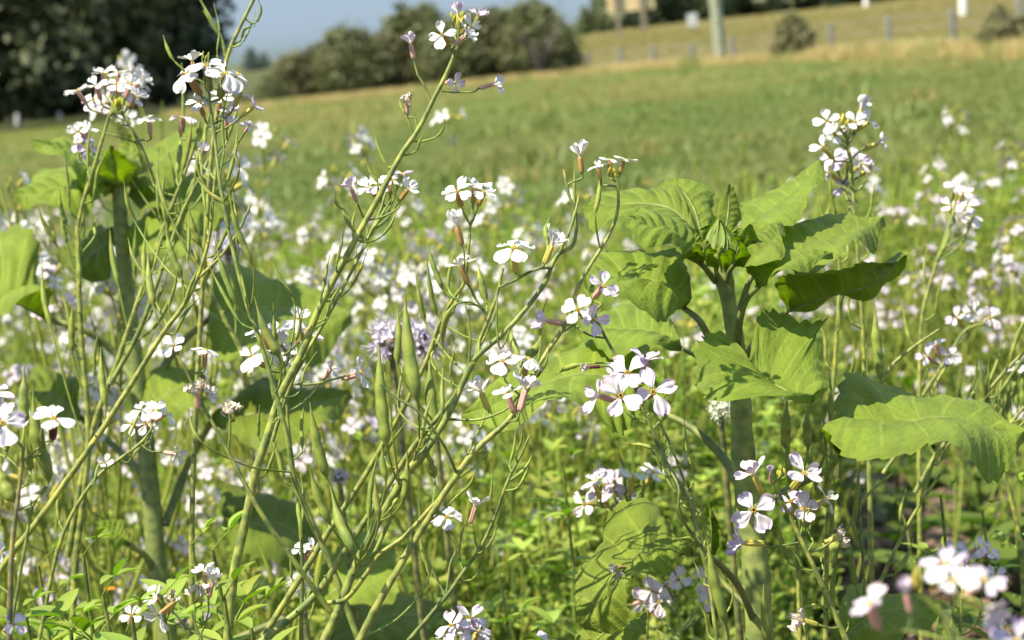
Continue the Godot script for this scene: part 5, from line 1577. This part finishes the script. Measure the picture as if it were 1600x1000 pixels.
	bloom(p, 332, 905, 0, 0.2, 0.9, 0.2, 52, 44, "w", "p")
	bloom(p, 318, 890, 0.01, -0.1, 1.0, 0.2, 44, 95, "w", "p")
	bloom(p, 205, 960, 0.02, 0.2, 0.6, 0.6, 44, 70, "w", "p")
	grow(p)
	p = plant("radish_plant", "hanging pale radish flowers in the shade behind the low folded sunflower leaf", "radish plant", 1065, 1.28)
	stem(p, [1065, 1010, 0, 1060, 960, 0, 1046, 920, 0, 1040, 900, 0], 3.0, 2.0, STEM_G)
	for a in [[1018, 922], [1040, 915], [1030, 940], [1005, 940], [1060, 905], [1105, 905], [1110, 935]]:
		bloom(p, a[0], a[1], rng.randf_range(-0.02, 0.03), rng.randf_range(-0.6, 0.6), 0.2, 0.7, 52, 84, "l", "p")
	grow(p)
	p = plant("radish_plant", "small pink flower clump over the bare soil at the lower edge", "radish plant", 1510, 1.25)
	stem(p, [1500, 1010, 0, 1502, 940, 0, 1506, 900, 0, 1508, 885, 0], 3.0, 2.0, STEM_Y)
	for a in [[1508, 872], [1492, 858], [1530, 855], [1500, 885], [1545, 862], [1555, 898]]:
		bloom(p, a[0], a[1], rng.randf_range(-0.02, 0.03), rng.randf_range(-0.5, 0.5), 0.4, 0.7, 42, 84, "l", "p")
	auto_pods(p, 0, 0.5, 0.9, 3, 50, 3.0)
	grow(p)
	# upright pods in front of the bare soil, behind the stalk of the right sunflower
	p = plant("radish_plant", "leafless radish stems with stout hanging pods between the sunflower stalk and bare soil", "radish plant", 1290, 1.22)
	stem(p, [1290, 1005, 0, 1292, 850, 0, 1296, 760, 0, 1300, 690, 0, 1303, 640, 0], 5.0, 2.6, STEM_Y)
	stem(p, [1250, 1005, 0, 1246, 860, 0, 1240, 760, 0, 1232, 700, 0], 4.6, 2.6, STEM_Y)
	stem(p, [1340, 1005, 0, 1380, 900, 0, 1430, 800, 0, 1470, 740, 0], 4.6, 2.6, STEM_Y)
	stem(p, [1350, 900, 0, 1345, 820, 0, 1342, 750, 0], 3.2, 2.0, STEM_D)
	stem(p, [1300, 880, 0.02, 1350, 780, 0.02, 1400, 735, 0.02], 4.0, 2.0, STEM_Y)
	pod(p, 1228, 704, 1230, 620, 9, 1, 1236, 760)
	pod(p, 1262, 702, 1262, 632, 8, 1, 1244, 780)
	pod(p, 1294, 800, 1292, 690, 5, 1, 1294, 830)
	pod(p, 1338, 918, 1330, 850, 6.0, 2, 1345, 960)
	pod(p, 1200, 1000, 1193, 912, 8.0, 1, 1240, 1010, -0.12)
	pod(p, 1336, 824, 1345, 712, 4.0, 1, 1344, 860)
	auto_pods(p, 0, 0.3, 0.95, 8, 80, 5.5)
	auto_pods(p, 1, 0.3, 0.95, 8, 80, 5.5)
	auto_pods(p, 2, 0.2, 0.95, 8, 70, 4.5)
	grow(p)

func near_flowers() -> void:
	# very near, out of focus, at the corner
	var p := plant("radish_plant", "very near blurred radish flowers with pink sepals cut by the lower corner", "radish plant", 1510, 0.58)
	stem(p, [1500, 1060, 0, 1490, 1010, 0, 1482, 985, 0, 1476, 965, 0], 7.0, 5.0, STEM_G, 1)
	stem(p, [1480, 1000, 0, 1440, 990, 0, 1405, 985, 0], 4.0, 3.0)
	bloom(p, 1358, 942, 0.0, -0.35, 0.85, 0.4, 88, 80, "l", "p")
	bloom(p, 1488, 905, 0.0, 0.0, 0.7, 0.7, 86, 92, "w", "p")
	bloom(p, 1540, 905, 0.02, 0.5, 0.6, 0.5, 84, 92, "l", "p")
	bloom(p, 1476, 878, 0.03, -0.1, 0.9, 0.3, 80, 70, "v", "p")
	bloom(p, 1546, 955, 0.0, 0.6, -0.3, 0.5, 84, 66, "l", "y")
	bloom(p, 1590, 1000, 0.01, 0.3, 0.7, 0.6, 84, 92, "v", "y")
	bloom(p, 1415, 925, 0.0, -0.25, 0.95, 0.2, 60, 14, "l", "p")
	buds(p, 1442, 915, 0, 4, 22, Color(0.5, 0.45, 0.08))
	grow(p)

func clover() -> void:
	var list := [[130, 868, 1.1, "pale green clover sprig at the lower left"], [160, 930, 1.04, "bright clover sprig with pointed leaflets near the corner"], [206, 965, 0.99, "clover sprig with broad leaflets beside the crumpled petals"], [252, 935, 1.0, "clover sprig behind the crumpled white petals"], [300, 850, 1.16, "folded young clover sprig beside the shaded leaf"], [332, 860, 1.1, "upright clover sprig before the shaded leaf"], [350, 935, 1.02, "clover sprig right of the crumpled petals"], [60, 885, 1.22, "soft clover sprig behind the slanting stem"], [40, 960, 1.12, "dark clover sprig in the corner"], [110, 985, 1.08, "low clover sprig at the bottom edge"], [390, 965, 1.1, "clover sprig below the shaded leaf"], [90, 930, 1.3, "dim clover sprig behind the bright ones"], [1470, 775, 1.3, "dark clover sprig under the big low leaf"], [1535, 800, 1.3, "shaded clover sprig over the bare soil"], [1580, 760, 1.35, "clover sprig at the far edge under the leaf"], [880, 730, 1.5, "clover sprig in the green gap beside the folded leaf"], [780, 900, 1.45, "clover sprig in the shaded middle"]]
	for a in list:
		var at := px(a[0], a[1], a[2])
		var base := on_land(at + Vector3(rng.randf_range(-0.03, 0.03), 0, rng.randf_range(-0.03, 0.03)))
		var t := thing("clover", a[3], "clover", base, "clover sprigs between the radishes")
		var s := spline(PackedVector3Array([base, base.lerp(at, 0.5) + Vector3(0.01, 0, 0.0), at]), 8)
		var mb := MB.new()
		tube(mb, s, taper(s.size(), 0.0018, 0.001), 6, Color(0.16, 0.22, 0.04), Color(0.2, 0.27, 0.05))
		part("stem", mb, M.stem, t)
		var n := 15
		for k in n:
			var f := 1.0 - 0.32 * pow(float(k) / n, 1.3)
			var i := clampi(int(f * (s.size() - 1)), 0, s.size() - 1)
			var an := k * 2.4 + rng.randf()
			var lm := MB.new()
			var size := lerpf(0.012, 0.021, minf(k / 4.0, 1.0)) * rng.randf_range(0.85, 1.15) * (0.62 if a[0] > 1300 else 1.0)
			var out := Vector3(cos(an), 0.55 - 0.35 * minf(k / 5.0, 1.0), sin(an))
			trefoil(lm, s[i], out, size, vary(Color(0.25, 0.34, 0.06), 0.15), 7)
			part("leaf", lm, M.weed, t)

func phacelias() -> void:
	for a in [[610, 535, 1.42, 62, "soft purple phacelia head behind the fat green pods"], [665, 535, 1.46, 58, "second purple phacelia head, just behind the pods"], [355, 385, 1.9, 46, "blurred purple phacelia head behind the slanting pods"], [470, 912, 1.4, 34, "pale green spiny clover head under the crossing stems"], [1125, 640, 1.35, 34, "white spiny flower head behind the sunflower's front leaf"], [530, 745, 1.6, 24, "small blurred purple phacelia head behind the stems"]]:
		var d: float = a[2]
		var at := px(a[0], a[1], d)
		var base := on_land(at + Vector3(0.03, 0, -0.03))
		var purple: bool = "purple" in String(a[4])
		var t := thing("phacelia" if purple else "clover_flower", a[4], "phacelia" if purple else "clover flower", base)
		var s := spline(PackedVector3Array([base, base.lerp(at, 0.6) + Vector3(-0.01, 0, 0), at]), 8)
		var mb := MB.new()
		tube(mb, s, taper(s.size(), 0.003, 0.002), 7, Color(0.22, 0.27, 0.06), Color(0.24, 0.26, 0.1))
		part("stem", mb, M.stem, t)
		var r: float = a[3] * d / F * 0.62
		var core := MB.new()
		tube(core, PackedVector3Array([at - Vector3(0, r * 0.7, 0), at - Vector3(0, r * 0.35, 0), at, at + Vector3(0, r * 0.3, 0), at + Vector3(0, r * 0.45, 0)]), PackedFloat32Array([r * 0.15, r * 0.5, r * 0.6, r * 0.4, r * 0.05]), 9, Color(0.16, 0.13, 0.09) if purple else Color(0.3, 0.36, 0.14), Color(0.25, 0.2, 0.2) if purple else Color(0.4, 0.45, 0.25))
		part("flower_head", core, M.stem, t)
		for k in 46:
			var dd := Vector3(rng.randfn(), rng.randfn() * 0.9 + 0.35, rng.randfn()).normalized()
			var o := at + dd * r * rng.randf_range(0.45, 0.75)
			var col := vary(Color(0.66, 0.62, 0.74) if purple else Color(0.78, 0.82, 0.68), 0.1)
			var fm := MB.new()
			for q in 4:
				var u := dd.cross(Vector3(0.3, 0.8, 0.5)).normalized().rotated(dd, TAU * q / 4.0)
				leaflet(fm, o, u * 0.8 + dd * 0.7, dd, r * 0.34, r * 0.2, col, 4)
			for q in 3:
				var w := (dd + Vector3(rng.randf_range(-0.4, 0.4), rng.randf_range(-0.4, 0.4), rng.randf_range(-0.4, 0.4))).normalized()
				tube(fm, PackedVector3Array([o, o + w * r * 0.55]), PackedFloat32Array([r * 0.012, r * 0.018]), 3, col * 0.9, col)
			part("floret", fm, M.small, t)
	for a in [[963, 886, 1.0, "crumpled fallen flower lying on the low folded sunflower leaf"], [975, 901, 1.01, "smaller fallen flower on the same leaf, below the first"]]:
		var at := px(a[0], a[1], 1.015)
		var t := thing("fallen_flower", a[3], "flower", at)
		add_flower(t, at, view_dir(-0.7, 0.1, 0.6), 34.0 * 1.02 / F * a[2], 30, "x", "b")

# ---------- the field of radishes behind ----------
var field_tips := []      # where each pattern plant has its highest head

func make_field_radish(seed_: int, tint: String) -> Node3D:
	var r := RandomNumberGenerator.new()
	r.seed = seed_
	var o := Node3D.new()
	var st := MB.new()
	var pm := MB.new()
	var h := 0.62
	var main := PackedVector3Array()
	var lean := Vector3(r.randf_range(-0.1, 0.1), 0, r.randf_range(-0.1, 0.1))
	for k in 7:
		var f := k / 6.0
		main.append(Vector3(lean.x * f * f + r.randf_range(-0.01, 0.01), h * f, lean.z * f * f + r.randf_range(-0.01, 0.01)))
	var sp := spline(main, 3)
	field_tips.append(sp[sp.size() - 1])
	tube(st, sp, taper(sp.size(), 0.0032, 0.001), 5, Color(0.27, 0.33, 0.065), Color(0.38, 0.42, 0.085))
	var tips := [[sp, 1.0]]
	for k in r.randi_range(3, 5):
		var i := r.randi_range(6, 10)
		var a := k * 2.4 + r.randf()
		var l := h * r.randf_range(0.32, 0.5)
		var out := Vector3(cos(a), 0, sin(a))
		var b := spline(PackedVector3Array([sp[i], sp[i] + out * l * 0.28 + Vector3(0, l * 0.4, 0), sp[i] + out * l * 0.48 + Vector3(0, l * 0.9, 0)]), 4)
		tube(st, b, taper(b.size(), 0.0019, 0.0008), 5, Color(0.27, 0.34, 0.065), Color(0.38, 0.42, 0.085))
		tips.append([b, 0.8])
	var spots := []
	for q in tips:
		var s: PackedVector3Array = q[0]
		var top := s[s.size() - 1]
		for k in r.randi_range(4, 7):
			var a := k * 2.4 + r.randf()
			var out := Vector3(cos(a), 0, sin(a))
			var at := top + out * r.randf_range(0.006, 0.02) + Vector3(0, r.randf_range(-0.024, 0.01), 0)
			spots.append([at, (out * 0.8 + Vector3(0, r.randf_range(0.2, 1.0), 0)).normalized()])
			var from := s[s.size() - 2].lerp(top, r.randf())
			tube(st, PackedVector3Array([from, from.lerp(at, 0.5), at]), PackedFloat32Array([0.0006, 0.0006, 0.0007]), 3, Color(0.25, 0.3, 0.06), Color(0.3, 0.33, 0.08))
		for k in 4:
			add_bud(pm, top + Vector3(r.randf_range(-0.008, 0.008), r.randf_range(-0.002, 0.008), r.randf_range(-0.008, 0.008)), Vector3(0, 1, 0), 0.007, Color(0.42, 0.42, 0.08))
		for k in r.randi_range(4, 8):
			var f := r.randf_range(0.45, 0.92)
			var i := int(f * (s.size() - 1))
			var a := r.randf() * TAU
			var out := Vector3(cos(a), 0.6, sin(a)).normalized()
			var foot := s[i] + out * 0.014
			var l := r.randf_range(0.02, 0.042)
			var tip := foot + (out * 0.4 + Vector3(0, 0.8, 0)).normalized() * l
			tube(pm, PackedVector3Array([s[i], foot, foot.lerp(tip, 0.35), tip]), PackedFloat32Array([0.0005, 0.0007, 0.0016, 0.0004]), 4, Color(0.24, 0.32, 0.06), Color(0.32, 0.36, 0.07))
	for k in 7:
		var a := k * 2.4
		leaflet(st, sp[1 + k], Vector3(cos(a), 0.5, sin(a)), Vector3.UP, r.randf_range(0.09, 0.17), r.randf_range(0.03, 0.06), Color(0.12, 0.175, 0.035), 7)
	for q in [["stem", st, M.weed], ["seed_pods", pm, M.pod]]:
		var m := MeshInstance3D.new()
		m.name = q[0]
		m.mesh = (q[1] as MB).mesh()
		m.material_override = q[2]
		if q[0] == "seed_pods": m.set_meta("kind", "stuff")
		o.add_child(m, true)
	for q in spots:
		var m := MeshInstance3D.new()
		m.name = "flower"
		var z: Vector3 = q[1]
		var x := z.cross(Vector3(0.3, 0.2, 0.9)).normalized()
		m.mesh = small_flowers[{"w": 0, "l": 1, "m": r.randi() % 2}[tint] * 2 + r.randi() % 2]
		m.material_override = M.small
		m.transform = Transform3D(Basis(x, z.cross(x), z).scaled_local(Vector3.ONE * r.randf_range(0.0165, 0.0215)), q[0])
		o.add_child(m, true)
	return o

func small_flower(col: Color, seed_: int) -> ArrayMesh:
	var mb := MB.new()
	for k in 4:
		var one := MB.new()
		petal_shape(one, 84 + (k % 2) * 14 + seed_ * 8, seed_ + k, 5, 4, 0.0, col)
		mb.add(one, Transform3D(Basis(Vector3(0, 0, 1), TAU * k / 4.0 + 0.1 * (k % 2)), Vector3.ZERO))
	calyx_shape(mb, "y", 5, false)
	tube(mb, PackedVector3Array([Vector3.ZERO, Vector3(0, 0, 0.12)]), PackedFloat32Array([0.04, 0.05]), 4, Color(0.6, 0.5, 0.1), Color(0.7, 0.55, 0.08))
	return mb.mesh()

func field_radishes() -> void:
	for c in [Color(0.58, 0.58, 0.59), Color(0.53, 0.47, 0.56)]:
		for k in 2: small_flowers.append(small_flower(c, k))
	var protos := {"w": [], "l": [], "m": []}
	var n := 0
	for k in protos:
		for i in 4:
			protos[k].append(make_field_radish(500 + n, k))
			n += 1
	var r := RandomNumberGenerator.new()
	r.seed = 77
	# heads that stand out in the photograph: x, y of the top, distance, tint
	var marked := [[705, 160, 2.7, "w"], [555, 190, 3.0, "w"], [530, 245, 2.4, "w"], [12, 262, 2.3, "w"], [68, 272, 2.4, "w"], [20, 318, 1.9, "w"], [62, 350, 1.9, "w"], [18, 352, 2.0, "w"], [70, 395, 1.9, "l"], [192, 68, 2.7, "w"], [-70, 50, 1.9, "w"], [400, 272, 3.2, "w"], [905, 285, 2.4, "w"], [655, 340, 2.6, "l"], [540, 365, 2.1, "w"], [590, 378, 2.1, "w"], [470, 410, 2.6, "w"], [505, 405, 2.4, "w"], [820, 335, 2.9, "w"], [870, 330, 2.7, "w"], [750, 330, 3.0, "w"], [1490, 158, 3.4, "w"], [1460, 238, 3.0, "w"], [1395, 305, 2.7, "l"], [1580, 215, 2.9, "l"], [1512, 290, 2.9, "l"], [1455, 295, 2.9, "l"], [1545, 262, 3.1, "m"], [1505, 365, 2.3, "w"], [1575, 375, 2.4, "m"], [1430, 420, 2.6, "l"], [1480, 415, 2.7, "l"], [420, 330, 2.9, "w"], [480, 340, 3.1, "w"], [640, 300, 3.2, "w"], [1590, 320, 2.6, "l"], [800, 300, 3.3, "w"], [110, 440, 2.0, "m"], [20, 560, 2.0, "l"], [60, 555, 2.0, "l"]]
	var spots := []
	for a in marked:
		spots.append([px(a[0], a[1], a[2]), a[3]])
	var tries := 0
	while spots.size() < 240 and tries < 6000:
		tries += 1
		var d := 1.75 + 4.9 * pow(r.randf(), 0.75)
		var x := r.randf_range(-60, 1660)
		var base := column_at(x, d)
		var h := r.randf_range(0.42, 0.7)
		var top := base + Vector3(0, h, 0)
		var s := seen(top)
		var lim := 255.0 + 60.0 * smoothstep(300, 700, s.x) - 60.0 * smoothstep(1000, 1400, s.x)
		if s.y < lim + r.randf() * 60.0: continue
		var low := seen(base)
		if x > 1270 and x < 1570 and d > 1.4 and d < 5.0: continue
		if d < 2.2 and r.randf() < 0.75: continue
		spots.append([top, "l" if r.randf() < (0.5 if x > 1000 else 0.2) else ("m" if r.randf() < 0.3 else "w")])
	var rows_ := []
	var tint_word := {"w": "white", "l": "lilac", "m": "pinkish"}
	for k in spots.size():
		var top: Vector3 = spots[k][0]
		var base := on_land(top)
		var h := maxf(top.y - base.y, 0.2)
		var o: Node3D = protos[spots[k][1]][k % 4].duplicate()
		o.name = numbered("field_radish")
		add_child(o)
		o.position = base
		var s := h / 0.64
		var turned := Basis(Vector3.UP, r.randf() * TAU).scaled(Vector3(lerpf(s, 1.0, 0.5), s, lerpf(s, 1.0, 0.5)))
		var tip: Vector3 = turned * field_tips[["w", "l", "m"].find(spots[k][1]) * 4 + k % 4]
		o.transform = Transform3D(turned, Vector3(base.x - tip.x, base.y, base.z - tip.z))
		rows_.append([seen(top).x, seen(top).z, o, tint_word[spots[k][1]]])
	var edges := [-400, 60, 215, 430, 640, 800, 930, 1130, 1300, 1450, 2200]
	var marks := ["the picture's left edge", "the upright stem with violet flowers", "the left sunflower stalk", "the broad white umbrella stem", "the tall arching stem", "the fat green pods", "the slender flower trio", "the sunflower bud", "the airy violet head", "the clear white pair"]
	var deeps := [0.0, 2.0, 2.4, 2.9, 3.5, 4.2, 5.0, 99.0]
	var deep_words := ["nearest blurred row", "second blurred row", "third blurred row", "middle row", "row past the middle", "last row but one", "furthest row"]
	var nth := ["first", "second", "third", "fourth", "fifth", "sixth", "seventh", "eighth", "ninth", "tenth", "eleventh", "twelfth", "thirteenth", "fourteenth", "fifteenth", "sixteenth", "seventeenth", "eighteenth"]
	rows_.sort_custom(func(u, v): return u[0] < v[0])
	for z in marks.size():
		for w in deep_words.size():
			var at_ := 0
			for q in rows_:
				if q[0] >= edges[z] and q[0] < edges[z + 1] and q[1] >= deeps[w] and q[1] < deeps[w + 1]:
					tag(q[2], "%s-flowered radish, %s beside %s, %s" % [q[3], nth[mini(at_, 17)], marks[z], deep_words[w]], "radish plant", "blurred radish plants of the flowering strip")
					at_ += 1
	for k in protos:
		for q in protos[k]: q.free()

# ---------- green undergrowth ----------
func sprig_mesh(seed_: int, h: float, leaves: int, size: float, col: Color) -> ArrayMesh:
	var mb := MB.new()
	rng.seed = seed_
	var p := spline(PackedVector3Array([Vector3.ZERO, Vector3(rng.randf_range(-0.02, 0.02), h * 0.5, rng.randf_range(-0.02, 0.02)), Vector3(rng.randf_range(-0.05, 0.05), h, rng.randf_range(-0.05, 0.05))]), 4)
	tube(mb, p, taper(p.size(), 0.0016, 0.0008), 4, col * 1.2, col * 1.3)
	for k in leaves:
		var f := 1.0 - 0.75 * float(k) / leaves
		var i := clampi(int(f * (p.size() - 1)), 0, p.size() - 1)
		var a := k * 2.4 + rng.randf()
		trefoil(mb, p[i], Vector3(cos(a), 0.4, sin(a)), size * rng.randf_range(0.8, 1.2), vary(col, 0.18), 4)
	return mb.mesh()

func stalks_mesh(seed_: int) -> ArrayMesh:
	var r := RandomNumberGenerator.new()
	r.seed = seed_
	var mb := MB.new()
	for k in 3:
		var a := r.randf() * TAU
		var h := r.randf_range(0.3, 0.5)
		var o := Vector3(r.randf_range(-0.04, 0.04), 0, r.randf_range(-0.04, 0.04))
		var s := spline(PackedVector3Array([o, o + Vector3(cos(a) * 0.03, h * 0.5, sin(a) * 0.03), o + Vector3(cos(a) * 0.13, h, sin(a) * 0.13)]), 4)
		tube(mb, s, taper(s.size(), 0.0018, 0.0008), 5, Color(0.24, 0.31, 0.065), Color(0.36, 0.41, 0.085))
		for q in 7:
			var i := r.randi_range(3, s.size() - 1)
			var b := r.randf() * TAU
			var out := Vector3(cos(b), 0.7, sin(b)).normalized()
			var foot := s[i] + out * 0.014
			var tip := foot + (out * 0.4 + Vector3.UP).normalized() * r.randf_range(0.025, 0.05)
			tube(mb, PackedVector3Array([s[i], foot, foot.lerp(tip, 0.35), tip]), PackedFloat32Array([0.0006, 0.0008, 0.0023, 0.0004]), 5, Color(0.24, 0.31, 0.06), Color(0.33, 0.37, 0.07))
	return mb.mesh()

func open_soil(x: float, d: float) -> float:      # 1 on the bare patch, 0 in the thick of the crop
	var q := seen(Vector3(x, 0.15, -d))
	return smoothstep(1230, 1300, q.x) * (1.0 - smoothstep(1720, 1800, q.x)) * smoothstep(1.2, 1.4, d) * (1.0 - smoothstep(4.4, 5.4, d))

func undergrowth() -> void:
	var r := RandomNumberGenerator.new()
	r.seed = 99
	var greens := [Color(0.255, 0.335, 0.072), Color(0.30, 0.375, 0.085), Color(0.225, 0.31, 0.068)]
	var plan := [
		["undergrowth", "leafy green clover filling the ground between the radishes", [sprig_mesh(11, 0.3, 14, 0.0125, greens[0]), sprig_mesh(12, 0.24, 12, 0.0145, greens[1]), sprig_mesh(13, 0.36, 14, 0.0115, greens[2])], 8000, M.weed, 1.3, 6.0, 0.75, 1.35],
		["radish_stalks", "tangle of bare green radish stalks and pods low in the crop", [stalks_mesh(21), stalks_mesh(22)], 460, M.weed, 1.5, 6.0, 0.6, 1.05],
		["crop_grass", "thin grass blades growing up between the crop", [tuft(31, 14, 0.34, 0.06, 0.6, 0.0016, Color(0.15, 0.2, 0.04), Color(0.24, 0.26, 0.06))], 2600, M.grass, 1.4, 7.5, 0.6, 1.2],
	]
	for a in plan:
		for mesh_ in a[2]:
			var where := []
			var tint := []
			var tries := 0
			while where.size() < a[3] and tries < 60000:
				tries += 1
				var d: float = a[5] + (a[6] - a[5]) * pow(r.randf(), 0.62)
				var x := r.randf_range(-0.29, 0.29) * d
				var bare := open_soil(x, d)
				if r.randf() < bare * 0.996: continue
				var patch := noise.get_noise_2d(x * 60.0 + 50.0, d * 60.0)
				var s := r.randf_range(a[7], a[8]) * (1.0 + 0.45 * patch)
				where.append(Transform3D(Basis(Vector3.UP, r.randf() * TAU).scaled(Vector3.ONE * s).rotated(Vector3(1, 0, 0), r.randf_range(-0.2, 0.2)), Vector3(x, land(x, -d) - 0.01, -d)))
				var f := r.randf_range(0.75, 1.25) + 0.25 * patch
				tint.append(Color(f * r.randf_range(0.9, 1.2), f, f * r.randf_range(0.8, 1.1)))
			scatter(a[0], a[1], mesh_, a[4], where, tint)
	# little flowers low in the crop and far in the meadow
	var where := []
	var tint := []
	for k in 190:
		var d := 1.9 + 7.5 * pow(r.randf(), 0.8)
		var x := r.randf_range(-0.27, 0.27) * d
		var hgt := r.randf_range(0.18, 0.42) if d < 6.0 else r.randf_range(0.12, 0.25)
		var nn := Vector3(r.randf_range(-0.6, 0.6), 1, r.randf_range(-0.2, 0.9)).normalized()
		var u := nn.cross(Vector3(1, 0.2, 0)).normalized()
		for q in 3:
			where.append(Transform3D(Basis(u, nn.cross(u), nn).scaled_local(Vector3.ONE * r.randf_range(0.014, 0.022)), Vector3(x + r.randf_range(-0.02, 0.02), land(x, -d) + hgt + r.randf_range(-0.02, 0.02), -d)))
			tint.append(Color(1, 1, 1).lerp(Color(0.85, 0.72, 0.9), r.randf() * 0.8))
	scatter("field_blossoms", "scattered small white and lilac blossoms low in the crop and meadow", small_flowers[0], M.small, where, tint)
	for a in [[1010, 286, 6.0], [428, 800, 2.0], [172, 922, 1.7], [590, 905, 1.9], [1025, 960, 1.8]]:
		var at := px(a[0], a[1], a[2])
		var words_ := {1010: "single orange flower in the meadow above the sunflower", 428: "tiny orange blossom deep in the green behind the stems", 172: "tiny orange blossom between the clover sprigs", 590: "orange blossom beside the shaded leaf at the bottom", 1025: "orange blossom low beside the folded sunflower leaf"}
		var base := on_land(at)
		var t := thing("orange_flower", words_[a[0]], "flower", base)
		var sm := MB.new()
		tube(sm, spline(PackedVector3Array([base, base.lerp(at, 0.5) + Vector3(0.005, 0, 0), at]), 4), taper(9, 0.0012, 0.0008), 4, Color(0.15, 0.2, 0.04), Color(0.2, 0.25, 0.05))
		part("stem", sm, M.stem, t)
		for k in 8:
			var fm := MB.new()
			var an := TAU * k / 8.0
			var sz := 0.012 if a[2] > 3.0 else 0.005
			leaflet(fm, at, Vector3(cos(an), 0.45, sin(an)), Vector3.UP, sz, sz * 0.7, Color(0.75, 0.3, 0.02), 4)
			part("petal", fm, M.small, t)
